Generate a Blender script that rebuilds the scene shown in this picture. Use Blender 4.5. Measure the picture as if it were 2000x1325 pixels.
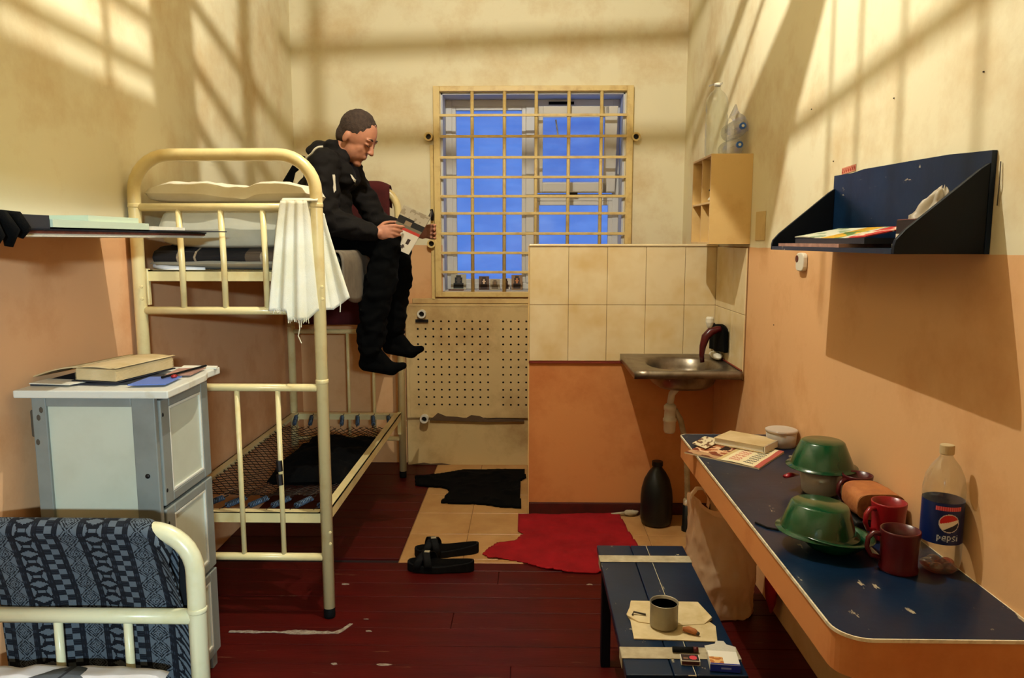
import bpy, math, random
from mathutils import Vector, Matrix, noise
random.seed(7)
scene = bpy.context.scene
C = scene.collection
for o in list(bpy.data.objects):
    bpy.data.objects.remove(o)

# ------------------------------------------------------------------ camera
cam = bpy.data.cameras.new('camera'); cam.lens = 26.64; cam.sensor_width = 36; cam.clip_start = .02
cam_o = bpy.data.objects.new('camera', cam); C.objects.link(cam_o)
cam_o.location = (0, 0, 1.62)
cam_o.rotation_euler = (math.radians(90 - 7.41), 0, math.radians(1.152))
scene.camera = cam_o
# ------------------------------------------------------------------ world: blue dusk sky
world = bpy.data.worlds.new('dusk'); scene.world = world; world.use_nodes = True
wn = world.node_tree.nodes; wl = world.node_tree.links
wbg = wn['Background']
wtc = wn.new('ShaderNodeTexCoord'); wsep = wn.new('ShaderNodeSeparateXYZ'); wr = wn.new('ShaderNodeValToRGB')
wl.new(wtc.outputs['Generated'], wsep.inputs[0]); wl.new(wsep.outputs['Z'], wr.inputs[0]); wl.new(wr.outputs[0], wbg.inputs[0])
wr.color_ramp.elements[0].color = (.115, .27, .80, 1); wr.color_ramp.elements[1].color = (.075, .20, .72, 1)
wbg.inputs[1].default_value = 1.0
# ------------------------------------------------------------------ lights
LAMP = Vector((-.21, 2.62, 3.45))
pl = bpy.data.lights.new('ceiling_bulb_light', 'POINT'); pl.energy = 166; pl.color = (1, .99, .91); pl.shadow_soft_size = .0075
plo = bpy.data.objects.new('ceiling_bulb_light', pl); C.objects.link(plo); plo.location = LAMP
cl = bpy.data.lights.new('corridor_lamp_light', 'AREA'); cl.shape = 'RECTANGLE'; cl.size = .4; cl.size_y = .10
cl.energy = 250; cl.color = (.66, .88, 1)
clo = bpy.data.objects.new('corridor_lamp_light', cl); C.objects.link(clo); clo.location = (.95, -2.60, 2.12)
clo.rotation_euler = Vector((-.42, 1, -.02)).to_track_quat('-Z', 'Y').to_euler()
vs = scene.view_settings
vs.view_transform = 'Standard'; vs.look = 'None'; vs.gamma = 1; vs.exposure = 0; vs.use_curve_mapping = False

# ------------------------------------------------------------------ helpers
def lin(c):
    if isinstance(c, str):
        c = [int(c[i:i + 2], 16) for i in (0, 2, 4)]
    return tuple(((x / 255) / 12.92 if x / 255 <= .04045 else ((x / 255 + .055) / 1.055) ** 2.4) for x in c)

MATS = {}
def M(name, c, rough=.6, metal=0, c2=None, ns=8, nd=4, nlo=.35, nhi=.7, bump=0, bs=60, spec=.5, trans=0, ior=1.45, alpha=1, emit=0, stretch=None, coat=0, sheen=0, sss=0):
    m = bpy.data.materials.new(name); m.use_nodes = True
    nt = m.node_tree; N = nt.nodes; L = nt.links; b = N['Principled BSDF']
    col = lin(c) + (1,)
    b.inputs['Base Color'].default_value = col
    b.inputs['Roughness'].default_value = rough; b.inputs['Metallic'].default_value = metal
    b.inputs['Specular IOR Level'].default_value = spec
    b.inputs['Transmission Weight'].default_value = trans; b.inputs['IOR'].default_value = ior
    b.inputs['Alpha'].default_value = alpha
    b.inputs['Coat Weight'].default_value = coat
    if sheen: b.inputs['Sheen Weight'].default_value = sheen
    if sss:
        b.inputs['Subsurface Weight'].default_value = sss; b.inputs['Subsurface Radius'].default_value = (.012, .005, .003)
    if emit:
        b.inputs['Emission Color'].default_value = col; b.inputs['Emission Strength'].default_value = emit
    if c2 or bump:
        tc = N.new('ShaderNodeTexCoord'); mp = N.new('ShaderNodeMapping'); L.new(tc.outputs['Object'], mp.inputs[0])
        if stretch: mp.inputs['Scale'].default_value = stretch
    if c2:
        n = N.new('ShaderNodeTexNoise'); n.inputs['Scale'].default_value = ns; n.inputs['Detail'].default_value = nd; n.inputs['Roughness'].default_value = .6
        L.new(mp.outputs[0], n.inputs['Vector'])
        r = N.new('ShaderNodeValToRGB'); r.color_ramp.elements[0].position = nlo; r.color_ramp.elements[1].position = nhi
        r.color_ramp.elements[0].color = col; r.color_ramp.elements[1].color = lin(c2) + (1,)
        L.new(n.outputs['Fac'], r.inputs[0]); L.new(r.outputs[0], b.inputs['Base Color'])
    if bump:
        n2 = N.new('ShaderNodeTexNoise'); n2.inputs['Scale'].default_value = bs; n2.inputs['Detail'].default_value = 4
        L.new(mp.outputs[0], n2.inputs['Vector'])
        bp = N.new('ShaderNodeBump'); bp.inputs['Strength'].default_value = bump; bp.inputs['Distance'].default_value = .004
        L.new(n2.outputs['Fac'], bp.inputs['Height']); L.new(bp.outputs[0], b.inputs['Normal'])
    MATS[name] = m
    return m

def attr_mat(name, rough=.7, bump=0, bs=300, spec=.3):
    m = M(name, 'ffffff', rough, bump=bump, bs=bs, spec=spec)
    N = m.node_tree.nodes; a = N.new('ShaderNodeAttribute'); a.attribute_name = 'Col'
    m.node_tree.links.new(a.outputs['Color'], N['Principled BSDF'].inputs['Base Color'])
    return m

class MB:
    def __init__(s): s.v = []; s.f = []; s.m = []; s.cm = 0; s.col = None
    def add(s, vs, fs):
        k = len(s.v); s.v += [tuple(v) for v in vs]
        s.f += [tuple(i + k for i in f) for f in fs]; s.m += [s.cm] * len(fs)
        return s
    def box(s, x0, x1, y0, y1, z0, z1, R=None):
        vs = [Vector(p) for p in ((x0,y0,z0),(x1,y0,z0),(x1,y1,z0),(x0,y1,z0),(x0,y0,z1),(x1,y0,z1),(x1,y1,z1),(x0,y1,z1))]
        if R is not None: vs = [R @ v for v in vs]
        return s.add(vs, [(3,2,1,0),(4,5,6,7),(0,1,5,4),(1,2,6,5),(2,3,7,6),(3,0,4,7)])
    def tube(s, pts, r, n=12, closed=False, cap=True, flat=1.0):
        pts = [Vector(p) for p in pts]; k = len(pts); rs = r if isinstance(r, (list, tuple)) else [r] * k
        vs = []; up = None
        for i, p in enumerate(pts):
            a = pts[i - 1] if (i or closed) else p; b = pts[(i + 1) % k] if (i < k - 1 or closed) else p
            t = (b - a).normalized()
            if up is None:
                up = Vector((0, 0, 1)) if abs(t.z) < .9 else Vector((0, 1, 0))
            sd = t.cross(up)
            if sd.length < 1e-5: sd = t.cross(Vector((1, 0, 0)))
            sd.normalize(); up = sd.cross(t).normalized()
            for j in range(n):
                w = 2 * math.pi * j / n
                vs.append(p + (sd * math.cos(w) + up * math.sin(w) * flat) * rs[i])
        fs = []
        for i in range(k if closed else k - 1):
            i2 = (i + 1) % k
            for j in range(n):
                j2 = (j + 1) % n
                fs.append((i * n + j, i2 * n + j, i2 * n + j2, i * n + j2))
        if cap and not closed:
            fs.append(tuple(range(n))); fs.append(tuple(reversed(range((k - 1) * n, k * n))))
        return s.add(vs, fs)
    def lathe(s, prof, c=(0, 0, 0), n=32, R=None, sx=1, sy=1):
        vs = []; fs = []; c = Vector(c)
        for (r, z) in prof:
            for j in range(n):
                w = 2 * math.pi * j / n
                p = Vector((r * math.cos(w) * sx, r * math.sin(w) * sy, z))
                if R is not None: p = R @ p
                vs.append(p + c)
        for i in range(len(prof) - 1):
            for j in range(n):
                j2 = (j + 1) % n
                fs.append((i * n + j, i * n + j2, (i + 1) * n + j2, (i + 1) * n + j))
        if prof[0][0] > 1e-6: fs.append(tuple(reversed(range(n))))
        if prof[-1][0] > 1e-6: fs.append(tuple(range((len(prof) - 1) * n, len(prof) * n)))
        return s.add(vs, fs)
    def prism(s, poly, fn0, fn1):
        n = len(poly)
        vs = [fn0(*p) for p in poly] + [fn1(*p) for p in poly]
        fs = [tuple(reversed(range(n))), tuple(range(n, 2 * n))] + [(i, (i + 1) % n, (i + 1) % n + n, i + n) for i in range(n)]
        return s.add(vs, fs)
    def sheet(s, nx, ny, fn, colfn=None):
        vs = [fn(i / nx, j / ny) for j in range(ny + 1) for i in range(nx + 1)]
        fs = [(j * (nx + 1) + i, j * (nx + 1) + i + 1, (j + 1) * (nx + 1) + i + 1, (j + 1) * (nx + 1) + i) for j in range(ny) for i in range(nx)]
        if colfn:
            if s.col is None: s.col = {}
            k = len(s.f)
            for j in range(ny):
                for i in range(nx):
                    s.col[k + j * nx + i] = lin(colfn((i + .5) / nx, (j + .5) / ny)) + (1,)
        return s.add(vs, fs)
    def ball(s, c, r, n=12, R=None):
        r = r if isinstance(r, (list, tuple)) else (r, r, r)
        c = Vector(c); vs = []; fs = []
        for i in range(n + 1):
            a = math.pi * i / n
            for j in range(2 * n):
                w = math.pi * j / n
                p = Vector((r[0] * math.sin(a) * math.cos(w), r[1] * math.sin(a) * math.sin(w), r[2] * math.cos(a)))
                if R is not None: p = R @ p
                vs.append(p + c)
        m = 2 * n
        for i in range(n):
            for j in range(m):
                j2 = (j + 1) % m
                fs.append((i * m + j, (i + 1) * m + j, (i + 1) * m + j2, i * m + j2))
        return s.add(vs, fs)
    def build(s, name, mat, parent=None, smooth=False, bevel=0, seg=2, solid=0, sub=0, center=True, basecol=None, auto=None):
        me = bpy.data.meshes.new(name)
        vs = s.v
        org = Vector((0, 0, 0))
        if center and vs:
            lo = [min(v[i] for v in vs) for i in range(3)]; hi = [max(v[i] for v in vs) for i in range(3)]
            org = Vector(((lo[0] + hi[0]) / 2, (lo[1] + hi[1]) / 2, lo[2]))
            if parent is not None: org = Vector(parent.get('_o', (0, 0, 0)))
        me.from_pydata([tuple(Vector(v) - org) for v in vs], [], s.f)
        mats = mat if isinstance(mat, (list, tuple)) else [mat]
        for m in mats: me.materials.append(MATS[m] if isinstance(m, str) else m)
        if any(s.m):
            for i, p in enumerate(me.polygons): p.material_index = s.m[i]
        if s.col is not None:
            ca = me.color_attributes.new('Col', 'FLOAT_COLOR', 'CORNER')
            bc = lin(basecol) + (1,) if basecol else (.5, .5, .5, 1)
            for p in me.polygons:
                cc = s.col.get(p.index, bc)
                for li in p.loop_indices: ca.data[li].color = cc
        me.validate(); me.update()
        if smooth:
            for p in me.polygons: p.use_smooth = True
        if auto:
            me.shade_auto_smooth(angle=math.radians(auto)) if hasattr(me, 'shade_auto_smooth') else None
        o = bpy.data.objects.new(name, me); C.objects.link(o)
        if parent is not None:
            o.parent = parent
        else:
            o.location = org; o['_o'] = tuple(org)
        if parent is not None: o['_o'] = tuple(org)
        if solid:
            md = o.modifiers.new('solid', 'SOLIDIFY'); md.thickness = solid; md.offset = 0
        if sub:
            md = o.modifiers.new('sub', 'SUBSURF'); md.levels = sub; md.render_levels = sub
        if bevel:
            md = o.modifiers.new('bevel', 'BEVEL'); md.width = bevel; md.segments = seg; md.limit_method = 'ANGLE'; md.angle_limit = math.radians(35)
        return o

def tag(o, label, cat, group=None):
    o['label'] = label; o['category'] = cat
    if group: o['group'] = group
    return o
def thing(name, loc, label, cat, group=None):
    o = bpy.data.objects.new(name, None); C.objects.link(o); o.location = loc; o['_o'] = tuple(loc)
    o.empty_display_size = .05
    return tag(o, label, cat, group)
def struct(o):
    o['kind'] = 'structure'; return o
def nz(x, y, z=0, s=1): return noise.noise(Vector((x * s, y * s, z * s)))
def lerp(a, b, t): return a + (b - a) * t
def V(*a): return Vector(a)
def arc(c, r, a0, a1, n, ax='xz'):
    out = []
    for i in range(n + 1):
        a = math.radians(lerp(a0, a1, i / n)); u, w = r * math.cos(a), r * math.sin(a)
        out.append(V(c[0] + u, c[1], c[2] + w) if ax == 'xz' else (V(c[0], c[1] + u, c[2] + w) if ax == 'yz' else V(c[0] + u, c[1] + w, c[2])))
    return out
# ------------------------------------------------------------------ materials
def wall_mat(name, zsplit, up, lo, stain):
    m = M(name, up, .75, spec=.25); nt = m.node_tree; N = nt.nodes; L = nt.links; b = N['Principled BSDF']
    g = N.new('ShaderNodeNewGeometry'); sp = N.new('ShaderNodeSeparateXYZ'); L.new(g.outputs['Position'], sp.inputs[0])
    n0 = N.new('ShaderNodeTexNoise'); n0.inputs['Scale'].default_value = 6; L.new(g.outputs['Position'], n0.inputs['Vector'])
    ad = N.new('ShaderNodeMath'); ad.operation = 'MULTIPLY_ADD'; ad.inputs[1].default_value = .012; L.new(n0.outputs['Fac'], ad.inputs[0]); L.new(sp.outputs['Z'], ad.inputs[2])
    gt = N.new('ShaderNodeMath'); gt.operation = 'GREATER_THAN'; gt.inputs[1].default_value = zsplit + .006; L.new(ad.outputs[0], gt.inputs[0])
    mx = N.new('ShaderNodeMixRGB'); mx.inputs[1].default_value = lin(lo) + (1,); mx.inputs[2].default_value = lin(up) + (1,); L.new(gt.outputs[0], mx.inputs[0])
    n1 = N.new('ShaderNodeTexNoise'); n1.inputs['Scale'].default_value = 2.2; n1.inputs['Detail'].default_value = 7; n1.inputs['Roughness'].default_value = .65; L.new(g.outputs['Position'], n1.inputs['Vector'])
    r = N.new('ShaderNodeValToRGB'); r.color_ramp.elements[0].position = .48; r.color_ramp.elements[1].position = .8
    r.color_ramp.elements[0].color = (1, 1, 1, 1); r.color_ramp.elements[1].color = lin(stain) + (1,)
    L.new(n1.outputs['Fac'], r.inputs[0])
    mu = N.new('ShaderNodeMixRGB'); mu.blend_type = 'MULTIPLY'; mu.inputs[0].default_value = .8; L.new(mx.outputs[0], mu.inputs[1]); L.new(r.outputs[0], mu.inputs[2])
    L.new(mu.outputs[0], b.inputs['Base Color'])
    n2 = N.new('ShaderNodeTexNoise'); n2.inputs['Scale'].default_value = 26; n2.inputs['Detail'].default_value = 6; L.new(g.outputs['Position'], n2.inputs['Vector'])
    bp = N.new('ShaderNodeBump'); bp.inputs['Strength'].default_value = .10; bp.inputs['Distance'].default_value = .01
    L.new(n2.outputs['Fac'], bp.inputs['Height']); L.new(bp.outputs[0], b.inputs['Normal'])
    return m
CREAM = 'e5dab6'; ORANGE = 'e1af7a'
wall_mat('wall', 1.588, CREAM, ORANGE, 'd9b98a')
wall_mat('wall_lower', 9, CREAM, 'd08a50', 'c99a70')
wall_mat('wall_cool_tint', 1.634, CREAM, 'dba87a', 'd9b98a')  # left wall: lower paint tinted to carry some of the corridor lamp's cool light
wall_mat('plaster_tan', -9, 'd4b880', CREAM, 'a88658')
M('ceiling', 'd8c9a4', .8)
M('tile_wall', 'e4d0a4', .25, c2='d6b880', ns=5, nd=3, nlo=.4, nhi=.75, spec=.5)
M('tile_floor', 'bc8f58', .35, c2='a4743e', ns=7, nd=6, nlo=.35, nhi=.75, bump=.05, bs=30)
M('grout', '8a6238', .9)
M('floor_base', '1a0605', .9)
M('red_strip', '7a2a18', .6)
M('skirting', '4a120c', .5, c2='33100a', ns=14)
M('plank', '480c09', .42, spec=.15, c2='340907', ns=5, nd=6, nlo=.35, nhi=.8, bump=.12, bs=40, stretch=(.5, 4, 4))
M('paint_chip', '9a8f7c', .8, c2='6b5040', ns=60)
M('bed_paint', 'e3cf94', .3, c2='cfae6c', ns=9, nd=5, nlo=.5, nhi=.85, coat=.25)
M('bed_paint_pale', 'dcd9b4', .3, c2='cfc893', ns=9, nlo=.5, nhi=.85, coat=.25)
M('grille_paint', 'dcc07c', .45, c2='b98e4e', ns=14, nlo=.5, nhi=.85)
M('black_rubber', '050505', .75, spec=.2)
M('dark_metal', '2a2624', .45, metal=.7)
M('spring', '5a6f86', .4, metal=.5, c2='2c2a28', ns=40)
M('net', '2c1e14', .6, metal=.3, c2='170f09', ns=40)
M('pvc', 'd8d4cc', .4)
M('reveal', 'c6c9d2', .7)
M('sill', 'b9b2a6', .6)
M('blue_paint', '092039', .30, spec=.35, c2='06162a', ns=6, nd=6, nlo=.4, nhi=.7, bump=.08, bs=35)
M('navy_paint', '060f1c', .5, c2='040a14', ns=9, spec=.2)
M('white_edge', 'e4d8b8', .6, c2='a08c66', ns=40, nlo=.45, nhi=.8)
M('steel', '8d8272', .35, metal=.85, c2='6a5c4a', ns=12, bump=.03, bs=80)
M('red_plastic', '8c0f18', .3)
M('dark_red_plastic', '48070c', .3)
M('white_plastic', 'd9d2bd', .4)
M('green_enamel', '0c4726', .24, c2='08361d', ns=4, coat=.4)
M('black_cloth', '030303', .95, spec=.1, bump=.3, bs=200)
M('red_cloth', '94131a', .9, spec=.2, c2='7c0e12', ns=6, bump=.3, bs=160)
M('burgundy', '4d0f0f', .9, c2='3a0a0b', ns=8, bump=.3, bs=200)
M('towel', 'e6e2cf', .9, c2='d6cda8', ns=4, bump=.4, bs=250)
M('pillow_white', 'e4ddc8', .85, c2='d2c6a8', ns=5, bump=.15, bs=60)
M('pillow_grey', 'c6c2ac', .8, c2='b2ab92', ns=4, bump=.15, bs=40)
M('sheet_white', 'dcdce0', .85, bump=.15, bs=80)
M('blanket_brown', '6f6351', .95, c2='574c3e', ns=12, bump=.3, bs=200)
M('mattress', 'a39a86', .9)
M('cab_grey', '80837c', .42, c2='72756e', ns=7, nlo=.45, nhi=.8, bump=.04, bs=30)
M('cab_white', 'bfc2ae', .4, c2='b5b7a2', ns=6, nlo=.45, nhi=.8)
M('cab_top', 'd2cfc0', .4, c2='b8ae92', ns=12, nlo=.55, nhi=.8)
M('gouge', '4b4235', .9)
M('old_paper', 'cdb68a', .85, c2='b99e6c', ns=9)
M('paper', 'e2dccb', .8, c2='cfc6ae', ns=9)
M('newsprint', 'd6c296', .9, c2='c2ab7a', ns=14)
M('dark_print', '20222a', .5)
M('blue_print', '5a72b8', .5)
M('pink_print', 'b58a78', .6, c2='8d6658', ns=30)
M('notebook', 'b9c4aa', .6)
M('particle', '6a3320', .8, c2='4a2014', ns=40)
M('fibre', 'c8c2b0', .9, bump=.3, bs=200)
M('cupboard', 'd9b676', .5, c2='c99f5e', ns=8, nlo=.5, nhi=.8)
M('jug', '0d100e', .4, spec=.4)
M('bread_crust', '9c5a2c', .75, c2='b8743a', ns=14, bump=.4, bs=90)
M('bread_crumb', 'a06a3c', .9, c2='7a4826', ns=30, bump=.6, bs=120)
M('tin', '9d9683', .4, metal=.5, c2='857b66', ns=10)
M('inside_black', '080706', .9)
M('tape', 'b7a98a', .8, c2='988a6c', ns=20)
M('skin', 'b4795c', .55, c2='a06a4e', ns=14, sss=.08)
M('jacket', '0e0a08', .85, bump=.5, bs=26, spec=.2)
M('trousers', '020202', .95, bump=.25, bs=40, spec=.1)
M('piping', 'c9bfa8', .7)
M('hair', '3a2a1e', .9, c2='241811', ns=60, bump=.6, bs=160)
M('bulb_emit', 'ffd9a0', .4, emit=12)
M('corridor_emit', 'fff2dd', .4, emit=4)
M('plaster_dark', '5c4630', .95, bump=.8, bs=70)
def clear(name, tint, refl=.08, alpha_edge=.35, dif=.4):
    m = bpy.data.materials.new(name); m.use_nodes = True; nt = m.node_tree; N = nt.nodes; L = nt.links
    N.remove(N['Principled BSDF']); out = N['Material Output']
    t = N.new('ShaderNodeBsdfTransparent'); t.inputs[0].default_value = lin(tint) + (1,)
    g = N.new('ShaderNodeBsdfGlossy'); g.inputs['Roughness'].default_value = .08; g.inputs['Color'].default_value = (1, 1, 1, 1)
    d = N.new('ShaderNodeBsdfDiffuse'); d.inputs[0].default_value = lin('e8e2d2') + (1,)
    lw = N.new('ShaderNodeLayerWeight'); lw.inputs[0].default_value = .25
    mt = N.new('ShaderNodeMath'); mt.operation = 'MULTIPLY_ADD'; mt.inputs[1].default_value = alpha_edge; mt.inputs[2].default_value = refl
    L.new(lw.outputs['Facing'], mt.inputs[0])
    m1 = N.new('ShaderNodeMixShader'); m1.inputs[0].default_value = dif; L.new(g.outputs[0], m1.inputs[1]); L.new(d.outputs[0], m1.inputs[2])
    m2 = N.new('ShaderNodeMixShader'); L.new(mt.outputs[0], m2.inputs[0]); L.new(t.outputs[0], m2.inputs[1]); L.new(m1.outputs[0], m2.inputs[2])
    L.new(m2.outputs[0], out.inputs[0]); MATS[name] = m; return m
clear('pet', 'f4f6f2'); clear('pet_amber', 'd8793a', .1, .3); clear('film', 'e4e6ee', .16, .4); clear('tub', 'd8b48a', .4, .4, .8); clear('bulb_glass', 'ffffff', .01, .06)
def pane_mat():
    m = clear('pane', 'ffffff', .03, .05); nt = m.node_tree; N = nt.nodes; L = nt.links
    t = [n for n in N if n.type == 'BSDF_TRANSPARENT'][0]
    g = N.new('ShaderNodeNewGeometry'); mp = N.new('ShaderNodeMapping'); mp.inputs['Scale'].default_value = (1.5, 1, 5); L.new(g.outputs['Position'], mp.inputs[0])
    n = N.new('ShaderNodeTexNoise'); n.inputs['Scale'].default_value = 2.2; n.inputs['Detail'].default_value = 3; L.new(mp.outputs[0], n.inputs['Vector'])
    r = N.new('ShaderNodeValToRGB'); r.color_ramp.elements[0].position = .35; r.color_ramp.elements[1].position = .7
    r.color_ramp.elements[0].color = (.88, .9, .95, 1); r.color_ramp.elements[1].color = (1, 1, 1, 1)
    L.new(n.outputs['Fac'], r.inputs[0]); L.new(r.outputs[0], t.inputs[0])
pane_mat()
def thin_plastic(name, c, c2):
    m = M(name, c, .35, c2=c2, ns=7, nlo=.4, nhi=.7, bump=.6, bs=14)
    nt = m.node_tree; N = nt.nodes; L = nt.links; b = N['Principled BSDF']
    tr = N.new('ShaderNodeBsdfTranslucent'); tr.inputs[0].default_value = lin(c) + (1,); mx = N.new('ShaderNodeMixShader'); mx.inputs[0].default_value = .45
    t2 = N.new('ShaderNodeBsdfTransparent'); m3 = N.new('ShaderNodeMixShader'); m3.inputs[0].default_value = .12
    L.new(b.outputs[0], mx.inputs[1]); L.new(tr.outputs[0], mx.inputs[2]); L.new(mx.outputs[0], m3.inputs[1]); L.new(t2.outputs[0], m3.inputs[2]); L.new(m3.outputs[0], N['Material Output'].inputs[0])
thin_plastic('bag_plastic', 'eccaa0', 'd8ae80'); thin_plastic('bag_small', 'dcd2bc', 'b8a88c')
# worn blue paint with pale chips, and maroon floor paint with scuffs
def chips(name, chip, scale, lo, hi, stretch):
    m = MATS[name]; nt = m.node_tree; N = nt.nodes; L = nt.links; b = N['Principled BSDF']
    src = b.inputs['Base Color'].links[0].from_socket
    g = N.new('ShaderNodeNewGeometry'); mp = N.new('ShaderNodeMapping'); mp.inputs['Scale'].default_value = stretch; L.new(g.outputs['Position'], mp.inputs[0])
    n = N.new('ShaderNodeTexNoise'); n.inputs['Scale'].default_value = scale; n.inputs['Detail'].default_value = 5; n.inputs['Roughness'].default_value = .7; L.new(mp.outputs[0], n.inputs['Vector'])
    r = N.new('ShaderNodeValToRGB'); r.color_ramp.elements[0].position = lo; r.color_ramp.elements[1].position = hi
    L.new(n.outputs['Fac'], r.inputs[0])
    mx = N.new('ShaderNodeMixRGB'); mx.inputs[2].default_value = lin(chip) + (1,); L.new(r.outputs[0], mx.inputs[0]); L.new(src, mx.inputs[1]); L.new(mx.outputs[0], b.inputs['Base Color'])
chips('blue_paint', 'a59a80', 16, .64, .67, (1, .45, 1))
chips('plank', '7a5a42', 5, .645, .74, (.6, 6, 1))

# ------------------------------------------------------------------ room shell
XL, XR, YB, YF, ZC = -1.635, 1.09, 5.4, -.5, 3.55
fl = struct(MB().box(XL - .2, XR + .2, YF - 2.5, YB + .2, -.12, -.012).build('floor', 'floor_base'))
y = YF; k = 0
rows = []
while y < YB - .01:
    rows.append((y, min(y + .14, YB))); y += .14
tile_edge = 3.65
for (a, b) in rows:
    if b <= tile_edge + .08:
        x1 = XR; b2 = min(b, tile_edge)
    else:
        x1 = -.652; b2 = b
    cuts = [XL, x1]
    if k % 3 == 1 and x1 > 0: cuts = [XL, -.35 + .5 * random.random(), x1]
    dz = random.uniform(-.0012, .0012)
    for i in range(len(cuts) - 1):
        MB().box(cuts[i] + .001, cuts[i + 1] - .001, a + .0013, b2 - .0013, -.014, dz).build('plank', 'plank', fl, bevel=.002, seg=1)
    k += 1
MB().box(-.652, XR, tile_edge, YB, -.013, -.003).build('grout_bed', 'grout', fl)
tx = [-.648, -.325, .006, .338, .670, 1.002, 1.09]; ty = [3.652, 3.697, 4.03, 4.357, 4.69, 5.022, 5.354, 5.4]
for i in range(6):
    for j in range(7):
        MB().box(tx[i] + .0018, tx[i + 1] - .0018, ty[j] + .0018, ty[j + 1] - .0018, -.012, .0005 + random.uniform(-.0005, .0005)).build('floor_tile', 'tile_floor', fl, bevel=.0012, seg=1)
# worn-through paint at the foot of the bunk bed
random.seed(11); up_, lo_ = [], []
for i in range(44):
    x = lerp(-1.24, -.80, i / 43); w = .003 + .016 * max(0, nz(x * 1, 0, 3, 9) + .25) + (.010 if -1.0 < x < -.82 else 0)
    up_.append((x, 2.955 + w * .6 + random.uniform(-.002, .004))); lo_.append((x, 2.950 - w * .5 + random.uniform(-.002, .002)))
pts = up_ + [(-.775, 2.985), (-.752, 3.03), (-.738, 3.028), (-.765, 2.965), (-.782, 2.945)] + lo_[::-1]
MB().prism(pts, lambda x, y: (x, y, .0), lambda x, y: (x, y, .0022)).build('paint_chip', 'paint_chip', fl)
for (x, y, s) in ((-.66, 2.97, .02), (-.69, 3.07, .012), (-.74, 2.72, .02), (-.55, 2.72, .03), (.3, 3.42, .02), (-.86, 3.4, .02)):
    pp = [(x + s * math.cos(a) * random.uniform(.5, 1.2), y + .35 * s * math.sin(a) * random.uniform(.5, 1.2)) for a in [i * .785 for i in range(8)]]
    MB().prism(pp, lambda x, y: (x, y, .0), lambda x, y: (x, y, .002)).build('paint_chip', 'paint_chip', fl)

ceil = struct(MB().box(XL - .2, XR + .2, YF - .2, YB + .2, ZC, ZC + .1).build('ceiling', 'ceiling'))
struct(MB().box(XL - .15, XL, YF - .15, YB + .45, -.012, ZC).build('wall_left', 'wall_cool_tint'))
wr_ = struct(MB().box(XR, XR + .15, YF - .15, YB + .45, -.012, ZC).build('wall_right', 'wall'))
wx0, wx1, wz0, wz1 = -.602, .672, 1.258, 2.633
mb = MB()
mb.box(XL, wx0, YB, YB + .4, -.012, ZC); mb.box(wx1, XR, YB, YB + .4, -.012, ZC)
mb.box(wx0, wx1, YB, YB + .4, -.012, wz0); mb.box(wx0, wx1, YB, YB + .4, wz1, ZC)
wb = struct(mb.build('wall_back', 'wall'))
mb = MB()
mb.box(XL, -.46, YF - .12, YF, -.012, ZC); mb.box(.46, XR, YF - .12, YF, -.012, ZC); mb.box(-.46, .46, YF - .12, YF, 2.04, ZC)
struct(mb.build('wall_front', 'wall'))
# doorway: open steel door swung into the corridor, painted frame
mb = MB(); mb.box(-.46, -.40, YF - .14, YF + .02, 0, 2.04); mb.box(.40, .46, YF - .14, YF + .02, 0, 2.04); mb.box(-.40, .40, YF - .14, YF + .02, 1.98, 2.04)
dr = struct(mb.build('door_1', 'blue_paint'))
MB().box(-.47, -.43, -1.45, -.66, .01, 1.97).build('door_leaf', 'navy_paint', dr, bevel=.004)
# corridor beyond the doorway
mb = MB(); mb.box(-1.9, 1.9, -2.85, -2.75, -.012, 2.9); mb.box(-2.0, -1.9, -2.85, YF - .12, -.012, 2.9); mb.box(1.9, 2.0, -2.85, YF - .12, -.012, 2.9)
struct(mb.build('wall_corridor', 'wall'))
struct(MB().box(-2, 2, -2.85, YF - .12, 2.9, 3.0).build('ceiling_corridor', 'ceiling'))
struct(MB().box(-2, 2, -2.85, YF - .12, -.12, -.011).build('floor_corridor', 'floor_base'))
cf = thing('corridor_lamp', (.95, -2.74, 2.12), 'white wall lamp in the corridor outside the open door', 'lamp')
MB().box(.66, 1.24, -2.75, -2.70, 2.02, 2.22).build('housing', 'pvc', cf, bevel=.006)
MB().box(.70, 1.20, -2.70, -2.685, 2.04, 2.20).build('diffuser', 'corridor_emit', cf)

# partition with the sink
pw = struct(MB().box(.012, XR, 4.368, 4.48, -.012, 1.58).build('wall_partition', 'wall_lower'))
tcx = [.013, .237, .458, .679, .901, 1.08]; tcz = [.925, 1.252, 1.585]
for i in range(5):
    for j in range(2):
        MB().box(tcx[i] + .001, tcx[i + 1] - .001, 4.358 + random.uniform(-.0005, .0005), 4.37, tcz[j] + .0012, tcz[j + 1] - .0012).build('wall_tile', 'tile_wall', pw, bevel=.0015, seg=1)
MB().box(.013, 1.08, 4.363, 4.369, .915, 1.586).build('grout_bed', 'grout', pw)
MB().box(.010, 1.08, 4.355, 4.366, .912, .924).build('edge_strip', 'red_strip', pw)
MB().box(.006, .0125, 4.36, 4.475, 0, 1.588).build('edge_strip', 'cupboard', pw)
MB().box(.01, 1.085, 4.352, 4.48, 1.586, 1.600).build('capping', 'tile_wall', pw, bevel=.004)
tcy = [4.356, 4.0, 3.77]
for i in range(2):
    for j in range(2):
        MB().box(XR - .012, XR, tcy[i + 1] + .001, tcy[i] - .001, tcz[j] + .0012, tcz[j + 1] - .0012).build('wall_tile', 'tile_wall', wr_, bevel=.0015, seg=1)
MB().box(XR - .006, XR + .001, 3.77, 4.357, .92, 1.586).build('grout_bed', 'grout', wr_)
struct(MB().box(.012, XR, 4.352, 4.37, 0, .07).build('baseboard_back', 'skirting', bevel=.004))
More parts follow.
